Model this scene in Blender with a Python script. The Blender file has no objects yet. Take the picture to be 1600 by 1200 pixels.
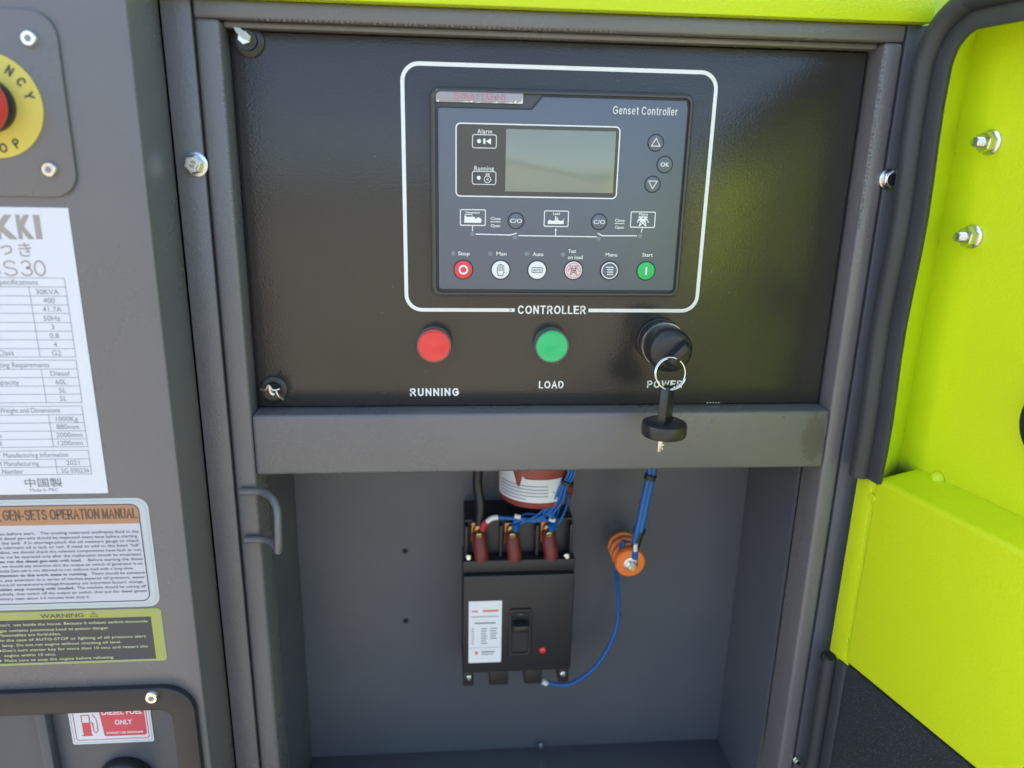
import bpy, bmesh, math, random
from mathutils import Vector, Matrix
random.seed(7)
S = bpy.context.scene
COL = S.collection
PI = math.pi

# ------------------------------------------------------------------ camera
CP = Vector((-94.242, -627.289, 33.343)); YAW, PITCH, ROLL, FPX = 0.09038, 0.2911, 0.02147, 1201.69
_f = Vector((math.sin(YAW)*math.cos(PITCH), math.cos(YAW)*math.cos(PITCH), -math.sin(PITCH)))
_r0 = Vector((math.cos(YAW), -math.sin(YAW), 0)); _u0 = _r0.cross(_f)
_r = _r0*math.cos(ROLL)+_u0*math.sin(ROLL); _u = -_r0*math.sin(ROLL)+_u0*math.cos(ROLL)
cam_d = bpy.data.cameras.new('camera'); cam = bpy.data.objects.new('camera', cam_d); COL.objects.link(cam)
cam.matrix_world = Matrix(((_r.x, _u.x, -_f.x, CP.x*.001), (_r.y, _u.y, -_f.y, CP.y*.001), (_r.z, _u.z, -_f.z, CP.z*.001), (0, 0, 0, 1)))
cam_d.sensor_width = 36; cam_d.lens = 36*FPX/1600; cam_d.clip_start = .01; cam_d.clip_end = 2000
cam_d.dof.use_dof = True; cam_d.dof.focus_distance = .655; cam_d.dof.aperture_fstop = 3.6
S.camera = cam

# ------------------------------------------------------------------ sky, sun, exposure
SUN = Vector((-.62, .52, .66)).normalized()
w = bpy.data.worlds.new("World"); S.world = w; w.use_nodes = True
nt = w.node_tree; bg = nt.nodes['Background']
sky = nt.nodes.new('ShaderNodeTexSky'); sky.sky_type = 'NISHITA'; sky.sun_disc = False
sky.sun_elevation = math.asin(SUN.z); sky.sun_rotation = math.atan2(SUN.x, SUN.y)
sky.air_density = 1.0; sky.dust_density = 3.5; sky.ozone_density = 1.0
nt.links.new(sky.outputs[0], bg.inputs[0]); bg.inputs[1].default_value = .15
sl = bpy.data.lights.new('sun', 'SUN'); sl.energy = 4.5; sl.angle = math.radians(.5); sl.color = (1, .95, .86)
so = bpy.data.objects.new('sun', sl); COL.objects.link(so); so.rotation_euler = SUN.to_track_quat('Z', 'Y').to_euler(); so.location = (0, 0, 5)
S.view_settings.view_transform = 'Standard'; S.view_settings.look = 'None'; S.view_settings.exposure = 2.0; S.view_settings.gamma = 1

# ------------------------------------------------------------------ helpers
def back(x, y):
    return _r*((x-800)/FPX) - _u*((y-600)/FPX) + _f
def at(x, y, Y):
    """a point of the photograph on the plane at depth Y (mm) -> (X, Z)"""
    d = back(x, y); t = (Y-CP.y)/d.y; p = CP+d*t
    return p.x, p.z

def tag(o, label=None, cat=None, group=None, kind=None):
    if label: o['label'] = label
    if cat: o['category'] = cat
    if group: o['group'] = group
    if kind: o['kind'] = kind
    return o
def thing(name, label, cat, loc=(0, 0, 0), rz=0, group=None):
    o = bpy.data.objects.new(name, None); COL.objects.link(o)
    o.location = Vector(loc)*.001; o.rotation_euler = (0, 0, rz); o.empty_display_size = .02
    return tag(o, label, cat, group)
def root_inv(p):
    while p.parent: p = p.parent
    return (Matrix.Translation(p.location) @ Matrix.Rotation(p.rotation_euler.z, 4, 'Z')).inverted() if p.type == 'EMPTY' else Matrix.Identity(4)

def basis(ax):
    ax = Vector(ax).normalized(); h = Vector((0, 0, 1)) if abs(ax.z) < .9 else Vector((1, 0, 0))
    a = h.cross(ax).normalized(); return a, ax.cross(a), ax
def rrpts(x0, x1, z0, z1, r, n=6):
    if not isinstance(r, (tuple, list)): r = (r,)*4
    pts = []
    for (cx, cz, a0, q) in ((x1, z1, 0, r[0]), (x0, z1, 90, r[1]), (x0, z0, 180, r[2]), (x1, z0, 270, r[3])):
        sx = -1 if cx == x1 else 1; sz = -1 if cz == z1 else 1
        if q <= 0: pts.append((cx, cz)); continue
        for k in range(n+1):
            a = math.radians(a0+90*k/n); pts.append((cx+sx*q+q*math.cos(a), cz+sz*q+q*math.sin(a)))
    return pts

_tc = {}
def text_arr(s, bold=0, lsp=1.0):
    k = (s, bold, lsp)
    if k in _tc: return _tc[k]
    c = bpy.data.curves.new('t', 'FONT'); c.body = s; c.offset = bold; c.resolution_u = 3; c.space_character = lsp
    o = bpy.data.objects.new('t', c); COL.objects.link(o)
    bpy.context.view_layer.update()
    m = bpy.data.meshes.new_from_object(o.evaluated_get(bpy.context.evaluated_depsgraph_get()))
    v = [(q.co.x, q.co.y) for q in m.vertices]; f = [tuple(q.vertices) for q in m.polygons]
    bpy.data.objects.remove(o); bpy.data.curves.remove(c); bpy.data.meshes.remove(m)
    _tc[k] = (v, f); return v, f


# ---- a plain grotesque stroke alphabet (unit cap height) for the printed lettering
def _a(cx, cy, rx, ry, a0, a1, n=0):
    n = n or max(4, int(abs(a1-a0)/22)); return [(cx+rx*math.cos(math.radians(a0+(a1-a0)*k/n)), cy+ry*math.sin(math.radians(a0+(a1-a0)*k/n))) for k in range(n+1)]
def _o(cx, cy, rx, ry): return _a(cx, cy, rx, ry, 0, 360, 18)[:-1]+['c']
_P = [(0, 0), (0, 1), (.32, 1)]+_a(.32, .73, .25, .27, 90, -90)[1:]+[(0, .46)]
_S = _a(.29, .755, .26, .245, 22, 250)+_a(.30, .255, .29, .255, 70, -158)
_s = _a(.19, .545, .175, .175, 25, 245)+_a(.20, .185, .195, .185, 65, -155)
_n = _a(.21, .50, .21, .22, 175, 0)+[(.42, 0)]
GL = {
 'A': (.68, [(0, 0), (.34, 1), (.68, 0)], [(.13, .34), (.55, .34)]), 'B': (.58, [(0, 0), (0, 1), (.32, 1)]+_a(.32, .765, .22, .235, 90, -90)[1:]+[(0, .53)], [(.3, .53)]+_a(.33, .265, .25, .265, 90, -90)+[(0, 0)]),
 'C': (.68, _a(.36, .5, .36, .5, 42, 318)), 'D': (.62, [(0, 0), (0, 1), (.26, 1)]+_a(.26, .5, .36, .5, 90, -90)[1:]+[(0, 0)]), 'E': (.54, [(.53, 1), (0, 1), (0, 0), (.54, 0)], [(0, .53), (.49, .53)]),
 'F': (.50, [(.50, 1), (0, 1), (0, 0)], [(0, .52), (.42, .52)]), 'G': (.72, _a(.37, .5, .37, .5, 45, 322)+[(.71, .24), (.71, .47), (.42, .47)]), 'H': (.60, [(0, 0), (0, 1)], [(.6, 0), (.6, 1)], [(0, .53), (.6, .53)]),
 'I': (0, [(0, 0), (0, 1)]), 'J': (.42, [(.42, 1), (.42, .24)]+_a(.21, .22, .21, .22, 0, -180)), 'K': (.60, [(0, 0), (0, 1)], [(.57, 1), (0, .36)], [(.2, .56), (.60, 0)]), 'L': (.46, [(0, 1), (0, 0), (.46, 0)]),
 'M': (.72, [(0, 0), (0, 1)], [(.02, .97), (.36, .05)], [(.70, .97), (.36, .05)], [(.72, 0), (.72, 1)]), 'N': (.60, [(0, 0), (0, 1)], [(.02, .97), (.58, .03)], [(.60, 0), (.60, 1)]), 'O': (.76, _o(.38, .5, .38, .5)), 'P': (.57, _P), 'Q': (.76, _o(.38, .5, .38, .5), [(.5, .24), (.76, -.04)]),
 'R': (.60, _P, [(.32, .46), (.60, 0)]), 'S': (.60, _S), 'T': (.60, [(0, 1), (.6, 1)], [(.3, 1), (.3, 0)]), 'U': (.58, [(0, 1), (0, .3)]+_a(.29, .29, .29, .29, 180, 360)+[(.58, 1)]), 'V': (.66, [(0, 1), (.33, 0), (.66, 1)]),
 'W': (.96, [(0, 1), (.24, 0), (.48, 1), (.72, 0), (.96, 1)]), 'X': (.62, [(0, 0), (.62, 1)], [(0, 1), (.62, 0)]), 'Y': (.64, [(0, 1), (.32, .46), (.64, 1)], [(.32, .46), (.32, 0)]), 'Z': (.58, [(0, 1), (.57, 1), (0, 0), (.58, 0)]),
 'a': (.46, _a(.22, .5, .20, .22, 160, 0)+[(.42, .12), (.46, 0)], [(.42, .42)]+_a(.19, .20, .19, .21, 100, 290)+[(.42, .14)]), 'b': (.46, [(0, 0), (0, 1)], _o(.23, .36, .23, .36)), 'c': (.44, _a(.23, .36, .23, .36, 42, 318)),
 'd': (.46, [(.46, 0), (.46, 1)], _o(.23, .36, .23, .36)), 'e': (.47, [(.02, .37), (.47, .37)]+_a(.235, .36, .235, .36, 8, 312)[1:]), 'f': (.28, _a(.26, .82, .14, .18, 75, 180)+[(.12, 0)], [(0, .70), (.26, .70)]),
 'g': (.46, _o(.23, .37, .23, .35), [(.46, .72), (.46, -.04)]+_a(.23, -.06, .23, .2, 0, -150)), 'h': (.42, [(0, 0), (0, 1)], _n), 'i': (0, [(0, 0), (0, .70)], [(0, .93), (0, 1)]), 'j': (.1, [(.1, .70), (.1, -.1), (0, -.26)], [(.1, .93), (.1, 1)]),
 'k': (.44, [(0, 0), (0, 1)], [(.40, .72), (0, .27)], [(.15, .44), (.44, 0)]), 'l': (0, [(0, 0), (0, 1)]), 'm': (.70, [(0, 0), (0, .72)], _a(.175, .53, .175, .19, 175, 0)+[(.35, 0)], _a(.525, .53, .175, .19, 175, 0)+[(.70, 0)]),
 'n': (.42, [(0, 0), (0, .72)], _n), 'o': (.48, _o(.24, .36, .24, .36)), 'p': (.46, [(0, -.28), (0, .72)], _o(.23, .36, .23, .36)), 'q': (.46, [(.46, -.28), (.46, .72)], _o(.23, .36, .23, .36)),
 'r': (.24, [(0, 0), (0, .72)], _a(.2, .50, .2, .21, 170, 85)), 's': (.39, _s), 't': (.26, [(.12, .94), (.12, .12), (.17, 0), (.26, .01)], [(0, .70), (.25, .70)]), 'u': (.42, [(0, .72), (0, .22)]+_a(.21, .22, .21, .22, 180, 360), [(.42, .72), (.42, 0)]),
 'v': (.44, [(0, .72), (.22, 0), (.44, .72)]), 'w': (.66, [(0, .72), (.17, 0), (.33, .72), (.49, 0), (.66, .72)]), 'x': (.42, [(0, 0), (.42, .72)], [(0, .72), (.42, 0)]), 'y': (.44, [(0, .72), (.22, 0)], [(.44, .72), (.20, -.1), (.04, -.27)]), 'z': (.40, [(0, .70), (.39, .70), (0, 0), (.40, 0)]),
 '0': (.54, _o(.27, .5, .27, .5)), '1': (.3, [(.05, .76), (.27, 1), (.27, 0)]), '2': (.54, _a(.27, .73, .25, .27, 165, -35)+[(0, 0), (.54, 0)]), '3': (.54, _a(.26, .755, .23, .245, 155, -90)+_a(.26, .265, .27, .265, 90, -160)),
 '4': (.56, [(.40, 0), (.40, 1), (0, .28), (.56, .28)]), '5': (.54, [(.48, 1), (.10, 1), (.04, .50)]+_a(.26, .32, .28, .32, 125, -155)), '6': (.54, _o(.28, .31, .26, .31), _a(.36, .42, .34, .58, 75, 188)), '7': (.52, [(0, 1), (.52, 1), (.18, 0)]),
 '8': (.54, _o(.27, .27, .27, .27), _o(.27, .77, .23, .23)), '9': (.54, _o(.26, .69, .26, .31), _a(.18, .58, .34, .58, -105, 8)), '.': (0, [(0, 0), (0, .04)]), ',': (.04, [(.04, .05), (0, -.14)]), '-': (.28, [(0, .38), (.28, .38)]), '/': (.3, [(0, -.02), (.3, 1)]),
 "'": (0, [(0, .78), (0, 1)]), '"': (.16, [(0, .78), (0, 1)], [(.16, .78), (.16, 1)]), '<': (.4, [(.4, .8), (0, .45), (.4, .1)]),
}
class MB:
    def __init__(s): s.v = []; s.f = []; s.k = 0
    def add(s, vs, fs):
        b = len(s.v); s.v += [Vector(q) for q in vs]; s.f += [tuple(i+b for i in f) for f in fs]; return s
    def box(s, x0, x1, y0, y1, z0, z1):
        return s.add([(x, y, z) for x in (x0, x1) for y in (y0, y1) for z in (z0, z1)],
                     [(0, 1, 3, 2), (4, 6, 7, 5), (0, 4, 5, 1), (2, 3, 7, 6), (0, 2, 6, 4), (1, 5, 7, 3)])
    def prism(s, pts, y0, y1):           # outline in XZ, extruded along Y (y0 = front)
        n = len(pts)
        return s.add([(x, y0, z) for x, z in pts]+[(x, y1, z) for x, z in pts],
                     [tuple(range(n)), tuple(range(2*n-1, n-1, -1))]+[((i+1) % n, i, n+i, n+(i+1) % n) for i in range(n)])
    def flat(s, pts, y): return s.add([(x, y, z) for x, z in pts], [tuple(range(len(pts)))])
    def ring(s, po, pi_, y0, y1=None):   # frame between two outlines of equal length
        n = len(po)
        if y1 is None:
            return s.add([(x, y0, z) for x, z in po]+[(x, y0, z) for x, z in pi_], [(i, (i+1) % n, n+(i+1) % n, n+i) for i in range(n)])
        vs = [(x, y, z) for y in (y0, y1) for P in (po, pi_) for x, z in P]; F = []
        for i in range(n):
            j = (i+1) % n
            F += [(i, j, n+j, n+i), (2*n+j, 2*n+i, 3*n+i, 3*n+j), (j, i, 2*n+i, 2*n+j), (n+i, n+j, 3*n+j, 3*n+i)]
        return s.add(vs, F)
    def lathe(s, c, ax, prof, n=28):      # prof: (distance along axis, radius)
        a, b, d = basis(ax); c = Vector(c); vs = []; F = []
        for t, r in prof:
            for k in range(n):
                q = 2*PI*k/n; vs.append(c+d*t+(a*math.cos(q)+b*math.sin(q))*max(r, 1e-3))
        for i in range(len(prof)-1):
            for k in range(n):
                F.append((i*n+k, i*n+(k+1) % n, (i+1)*n+(k+1) % n, (i+1)*n+k))
        F.append(tuple(range(n-1, -1, -1))); F.append(tuple((len(prof)-1)*n+k for k in range(n)))
        return s.add(vs, F)
    def hexa(s, c, ax, r, h, rot=0):      # hexagonal prism with chamfered front
        a, b, d = basis(ax); c = Vector(c); vs = []; n = 6
        for t, q in ((0, r), (h*.82, r), (h, r*.86)):
            for k in range(n):
                an = rot+2*PI*k/n; vs.append(c+d*t+(a*math.cos(an)+b*math.sin(an))*q)
        F = [(i*n+k, i*n+(k+1) % n, (i+1)*n+(k+1) % n, (i+1)*n+k) for i in range(2) for k in range(n)]
        F += [tuple(range(n-1, -1, -1)), tuple(2*n+k for k in range(n))]
        return s.add(vs, F)
    def tube(s, path, r, n=12, sub=6, smooth=True):
        P = [Vector(q) for q in path]
        if smooth and len(P) > 2:
            Q = [P[0]*2-P[1]]+P+[P[-1]*2-P[-2]]; out = []
            for i in range(1, len(Q)-2):
                for k in range(sub):
                    t = k/sub
                    out.append(.5*((2*Q[i])+(Q[i+1]-Q[i-1])*t+(2*Q[i-1]-5*Q[i]+4*Q[i+1]-Q[i+2])*t*t+(3*Q[i]-Q[i-1]-3*Q[i+1]+Q[i+2])*t**3))
            out.append(P[-1]); P = out
        vs = []; F = []; a = None
        for i, q in enumerate(P):
            d = (P[min(i+1, len(P)-1)]-P[max(i-1, 0)]).normalized()
            if a is None: a = basis(d)[0]
            a = (a-d*a.dot(d)).normalized(); b = d.cross(a)
            for k in range(n):
                an = 2*PI*k/n; vs.append(q+(a*math.cos(an)+b*math.sin(an))*r)
        for i in range(len(P)-1):
            for k in range(n): F.append((i*n+k, i*n+(k+1) % n, (i+1)*n+(k+1) % n, (i+1)*n+k))
        F.append(tuple(range(n-1, -1, -1))); F.append(tuple((len(P)-1)*n+k for k in range(n)))
        return s.add(vs, F)
    def line(s, pts, wd, y, closed=False, cap=False):  # flat printed stroke
        s.k = (s.k+1) % 5; y = y-.012*s.k; pts = [tuple(q) for q in pts]
        if cap and not closed:
            a, b = Vector(pts[0]), Vector(pts[1]); pts[0] = tuple(a+(a-b).normalized()*wd*.5)
            a, b = Vector(pts[-1]), Vector(pts[-2]); pts[-1] = tuple(a+(a-b).normalized()*wd*.5)
        n = len(pts); L = []; R_ = []
        for i in range(n):
            p = Vector(pts[i])
            a = Vector(pts[i-1]) if (i > 0 or closed) else p
            b = Vector(pts[(i+1) % n]) if (i < n-1 or closed) else p
            d = (b-a).normalized(); nn = Vector((-d.y, d.x)); k = 1
            if a != p and b != p:
                c = (p-a).normalized().dot(d); k = 1/max(c, .5)
            L.append(p+nn*wd*.5*k); R_.append(p-nn*wd*.5*k)
        m = n if closed else n-1
        return s.add([(q.x, y, q.y) for q in L+R_], [(n+i, n+(i+1) % n, (i+1) % n, i) for i in range(m)])
    def text(s, t, x, z, size, y, al='c', wfit=None, bold=0, rot=0, lsp=1.0, hfit=None, wt=None, st=False):
        if st and all(c == ' ' or c in GL for c in t):
            H = size*.70 if hfit is None else hfit; wd = H*(wt if wt else .125+bold*2.6); h = H-wd
            if hfit is not None and all(c.islower() and c not in 'bdfhklt' for c in t): h = h/.72
            pen = 0; L = []; gap = .20*lsp*h+wd
            for c in t:
                if c == ' ': pen += .26*h+wd*.6; continue
                g = GL[c]; L.append((pen, g)); pen += g[0]*h+gap
            tot = max(pen-gap, .01); k = 1
            if wfit is not None: k = max(wfit-wd, .1)/tot
            ox = {'c': tot*k/2, 'l': -wd/2, 'r': tot*k+wd/2}[al]; ca, sa = math.cos(rot), math.sin(rot)
            for p0, g in L:
                for pl in g[1:]:
                    cl = pl[-1] == 'c'; Q = []
                    for q in (pl[:-1] if cl else pl):
                        px = (p0+q[0]*h)*k-ox; pz = (q[1]-.5)*h; Q.append((x+px*ca-pz*sa, z+px*sa+pz*ca))
                    s.line(Q, wd, y, cl, True)
            return s
        v, f = text_arr(t, bold, lsp)
        x0 = min(q[0] for q in v); x1 = max(q[0] for q in v); y0 = min(q[1] for q in v); y1 = max(q[1] for q in v)
        sx = size if wfit is None else wfit/(x1-x0); sz = size if hfit is None else hfit/(y1-y0)
        cz = .34 if hfit is None else (y0+y1)/2
        ox = {'c': (x0+x1)/2, 'l': x0, 'r': x1}[al]; ca, sa = math.cos(rot), math.sin(rot); out = []
        for a, b in v:
            px, pz = (a-ox)*sx, (b-cz)*sz; out.append((x+px*ca-pz*sa, y, z+px*sa+pz*ca))
        return s.add(out, f)
    def build(s, name, mat, parent=None, bevel=0, seg=2, local=False, smooth=True, label=None, rand=False):
        me = bpy.data.meshes.new(name)
        M = root_inv(parent) if (parent and not local) else Matrix.Identity(4)
        me.from_pydata([M @ (q*.001) for q in s.v], [], s.f)
        bm = bmesh.new(); bm.from_mesh(me)
        if bevel:
            bmesh.ops.recalc_face_normals(bm, faces=bm.faces)
            es = [e for e in bm.edges if len(e.link_faces) == 2 and e.calc_face_angle(0) > .6]
            bmesh.ops.bevel(bm, geom=es, offset=bevel*.001, segments=seg, affect='EDGES', profile=.5, clamp_overlap=True)
        bm.to_mesh(me); bm.free()
        if smooth:
            me.polygons.foreach_set('use_smooth', [True]*len(me.polygons)); me.set_sharp_from_angle(angle=math.radians(40))
        me.materials.append(mat)
        o = bpy.data.objects.new(name, me); COL.objects.link(o)
        if parent: o.parent = parent
        if label: o['label'] = label
        return o

# ------------------------------------------------------------------ materials
def mat(name, col, rough=.5, metal=0, bump=0, bscale=400, var=0, vscale=6, spec=.5, rvar=0, coat=0, speck=None, trans=0, scratch=0, sss=0):
    m = bpy.data.materials.new(name); m.use_nodes = True; t = m.node_tree; N = t.nodes; L = t.links
    b = N['Principled BSDF']; b.inputs['Roughness'].default_value = rough; b.inputs['Metallic'].default_value = metal
    b.inputs['Base Color'].default_value = (*col, 1); b.inputs['Specular IOR Level'].default_value = spec
    b.inputs['Coat Weight'].default_value = coat; b.inputs['Coat Roughness'].default_value = .06
    b.inputs['Transmission Weight'].default_value = trans
    tc = N.new('ShaderNodeTexCoord'); csock = None
    if var:
        n1 = N.new('ShaderNodeTexNoise'); n1.inputs['Scale'].default_value = vscale; n1.inputs['Detail'].default_value = 6; L.new(tc.outputs['Object'], n1.inputs['Vector'])
        r = N.new('ShaderNodeValToRGB'); r.color_ramp.elements[0].position = .3; r.color_ramp.elements[1].position = .7
        r.color_ramp.elements[0].color = (*[c*(1-var) for c in col], 1); r.color_ramp.elements[1].color = (*[min(1, c*(1+var)) for c in col], 1)
        L.new(n1.outputs['Fac'], r.inputs[0]); csock = r.outputs[0]
    if speck:  # (colour, scale, threshold)
        n2 = N.new('ShaderNodeTexNoise'); n2.inputs['Scale'].default_value = speck[1]; n2.inputs['Detail'].default_value = 2; L.new(tc.outputs['Object'], n2.inputs['Vector'])
        r2 = N.new('ShaderNodeValToRGB'); r2.color_ramp.elements[0].position = speck[2]; r2.color_ramp.elements[1].position = speck[2]+.03
        r2.color_ramp.elements[0].color = (0, 0, 0, 1); r2.color_ramp.elements[1].color = (1, 1, 1, 1); L.new(n2.outputs['Fac'], r2.inputs[0])
        mx = N.new('ShaderNodeMix'); mx.data_type = 'RGBA'; L.new(r2.outputs[0], mx.inputs[0])
        if csock: L.new(csock, mx.inputs[6])
        else: mx.inputs[6].default_value = (*col, 1)
        mx.inputs[7].default_value = (*speck[0], 1); csock = mx.outputs[2]
    if csock: L.new(csock, b.inputs['Base Color'])
    if rvar:
        n3 = N.new('ShaderNodeTexNoise'); n3.inputs['Scale'].default_value = 9; n3.inputs['Detail'].default_value = 8; n3.inputs['Roughness'].default_value = .65; L.new(tc.outputs['Object'], n3.inputs['Vector'])
        mr = N.new('ShaderNodeMapRange'); mr.inputs[1].default_value = .3; mr.inputs[2].default_value = .7; mr.inputs[3].default_value = max(.02, rough-rvar); mr.inputs[4].default_value = rough+rvar
        L.new(n3.outputs['Fac'], mr.inputs[0]); L.new(mr.outputs[0], b.inputs['Roughness'])
    if bump:
        n4 = N.new('ShaderNodeTexNoise'); n4.inputs['Scale'].default_value = bscale; n4.inputs['Detail'].default_value = 3; L.new(tc.outputs['Object'], n4.inputs['Vector'])
        bp = N.new('ShaderNodeBump'); bp.inputs['Strength'].default_value = bump; bp.inputs['Distance'].default_value = .0006
        L.new(n4.outputs['Fac'], bp.inputs['Height']); L.new(bp.outputs[0], b.inputs['Normal'])
    return m
M = dict(
 paint=mat('grey_paint', (.142, .138, .140), .29, bump=.42, bscale=620, var=.07, vscale=7, rvar=.07, spec=.6),
 paint_shade=mat('shaded_grey_paint', (.088, .096, .112), .36, bump=.35, bscale=620, var=.09, vscale=6, rvar=.08),  # darker copy of the same grey paint, shade put into the colour
 plate=mat('gloss_black_plate', (.036, .034, .030), .18, spec=.55, bump=.32, bscale=500, var=.08, rvar=.05, speck=((.16, .15, .14), 330, .75)),
 lime=mat('lime_paint', (.55, .69, .008), .36, bump=.5, bscale=420, var=.03, vscale=4, rvar=.05),
 bezel=mat('bezel_plastic', (.065, .067, .066), .36, bump=.15, bscale=900),
 memb=mat('slate_membrane', (.120, .142, .182), .38, bump=.12, bscale=1300, var=.03),
 memdark=mat('dark_window_print', (.075, .075, .072), .22, bump=.05),
 lcd=mat('lcd_screen', (.25, .275, .225), .10, spec=.6, var=.02),
 white=mat('white_print', (.84, .86, .86), .5),
 grey_ink=mat('grey_ink', (.22, .23, .25), .5),
 ink=mat('black_ink', (.05, .05, .055), .5),
 groove=mat('groove_dark', (.018, .02, .022), .5),
 led=mat('unlit_led', (.20, .24, .28), .3),
 red=mat('red_button', (.78, .06, .07), .35), green=mat('green_button', (.03, .50, .14), .35), white_b=mat('white_button', (.82, .84, .86), .4),
 pink=mat('pink_button', (.82, .66, .69), .4), mauve=mat('mauve_ink', (.30, .12, .16), .5),
 redlens=mat('red_lens', (.76, .03, .035), .10, coat=.5), greenlens=mat('green_lens', (.003, .50, .17), .10, coat=.5),
 lensring=mat('clear_bezel', (.12, .12, .115), .16, coat=.6), lensred=mat('red_lens_side', (.42, .035, .04), .2), lensgreen=mat('green_lens_side', (.012, .22, .10), .2),
 black=mat('black_plastic', (.020, .021, .023), .30, bump=.10, bscale=900, rvar=.06),
 blackm=mat('matt_black_plastic', (.019, .020, .023), .42, bump=.2, bscale=900),
 rubber=mat('black_rubber', (.033, .039, .044), .5, bump=.3, bscale=700, var=.12, vscale=14),
 foam=mat('acoustic_foam', (.017, .021, .023), .95, bump=1.0, bscale=900, speck=((.055, .065, .07), 700, .60)),
 steel=mat('zinc_steel', (.66, .68, .69), .24, metal=1, bump=.15, bscale=900),
 steelring=mat('bright_steel', (.82, .80, .78), .14, metal=1),
 silver=mat('silver_foil', (.36, .33, .35), .38, metal=.25, bump=.5, bscale=90), capglint=mat('cap_glint', (.62, .56, .50), .3, metal=1, bump=.8, bscale=200),
 brandred=mat('brand_red', (.50, .20, .24), .45),
 copper=mat('dull_copper', (.38, .20, .10), .4, metal=1, bump=.3), brass=mat('brass', (.75, .58, .28), .3, metal=1, bump=.2), nut_brass=mat('passivated_nut', (.72, .66, .36), .3, metal=1),
 paper=mat('white_paper', (.68, .70, .74), .42, var=.02), foil=mat('grey_foil_print', (.34, .31, .28), .4),
 stick=mat('silver_sticker', (.50, .54, .55), .32), stick_in=mat('white_sticker_field', (.54, .55, .60), .34, var=.02), teal=mat('teal_ink', (.30, .44, .44), .5),
 orange_p=mat('orange_print', (.42, .22, .115), .42, var=.03), brown_ink=mat('brown_ink', (.13, .075, .05), .5), navy=mat('navy_ink', (.06, .065, .09), .5),
 yellow_p=mat('olive_yellow_print', (.37, .39, .10), .42, var=.04), dark_p=mat('charcoal_print', (.055, .057, .065), .42), yellow_t=mat('pale_yellow_ink', (.55, .60, .30), .5),
 fuelred=mat('fuel_red_print', (.66, .08, .11), .42), fuelpale=mat('fuel_pale_print', (.72, .78, .82), .4),
 yellow=mat('yellow_plate', (.64, .53, .09), .42), mush=mat('red_mushroom', (.70, .05, .05), .3),
 resin=mat('red_brown_resin', (.27, .055, .045), .35, var=.1, vscale=20), boot=mat('dark_red_sleeve', (.155, .022, .02), .45),
 blue=mat('blue_insulation', (.006, .105, .37), .35), redins=mat('red_insulation', (.45, .03, .05), .4), blackc=mat('black_insulation', (.015, .015, .017), .4),
 whitep=mat('white_sleeve', (.70, .72, .72), .4), orange=mat('orange_resin', (.86, .20, .03), .33, var=.05, vscale=30),
 redtext=mat('red_label_ink', (.75, .22, .17), .5), hole=mat('hole_dark', (.006, .006, .007), .8),
 dirt=mat('bare_ground', (.21, .18, .14), .95, bump=1, bscale=12, var=.35, vscale=1.3),
 primer=mat('scuffed_primer', (.10, .095, .088), .6, bump=.6, bscale=300, speck=((.30, .29, .27), 500, .62)),
)

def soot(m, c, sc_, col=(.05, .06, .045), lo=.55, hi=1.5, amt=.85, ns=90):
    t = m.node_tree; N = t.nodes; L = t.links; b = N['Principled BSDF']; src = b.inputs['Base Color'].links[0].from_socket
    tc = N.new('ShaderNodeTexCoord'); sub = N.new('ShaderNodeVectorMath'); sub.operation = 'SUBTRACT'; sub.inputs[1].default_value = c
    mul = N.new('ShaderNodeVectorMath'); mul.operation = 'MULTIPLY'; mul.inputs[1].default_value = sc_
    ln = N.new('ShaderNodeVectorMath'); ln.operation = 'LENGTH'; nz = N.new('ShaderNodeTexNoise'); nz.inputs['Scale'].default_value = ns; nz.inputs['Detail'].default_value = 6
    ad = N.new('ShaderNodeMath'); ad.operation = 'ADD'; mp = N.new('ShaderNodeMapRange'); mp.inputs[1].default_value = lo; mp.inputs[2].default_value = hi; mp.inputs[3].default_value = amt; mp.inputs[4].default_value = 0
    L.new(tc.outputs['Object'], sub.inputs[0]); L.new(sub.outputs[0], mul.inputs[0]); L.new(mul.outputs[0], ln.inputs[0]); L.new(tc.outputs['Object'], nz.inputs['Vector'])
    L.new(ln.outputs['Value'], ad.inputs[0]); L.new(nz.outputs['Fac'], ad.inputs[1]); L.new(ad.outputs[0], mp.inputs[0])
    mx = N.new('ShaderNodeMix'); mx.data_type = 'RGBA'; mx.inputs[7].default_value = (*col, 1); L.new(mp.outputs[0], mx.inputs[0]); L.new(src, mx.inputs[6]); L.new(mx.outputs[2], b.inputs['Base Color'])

# ------------------------------------------------------------------ setting: the yard
g = MB().add([(-60000, -60000, -1000), (60000, -60000, -1000), (60000, 60000, -1000), (-60000, 60000, -1000)], [(0, 1, 2, 3)]).build('ground', M['dirt'], smooth=False)
tag(g, 'bare brown yard ground under the generator', kind='structure')

# ------------------------------------------------------------------ generator cabinet
cab = thing('generator_cabinet', 'dark grey steel generator cabinet with recessed bays and a lime green hood edge', 'cabinet', (0, 300, -1000))
XL, XR = -257, 250.5
Z1, Z2 = -182, -236.8     # crossbar
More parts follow.
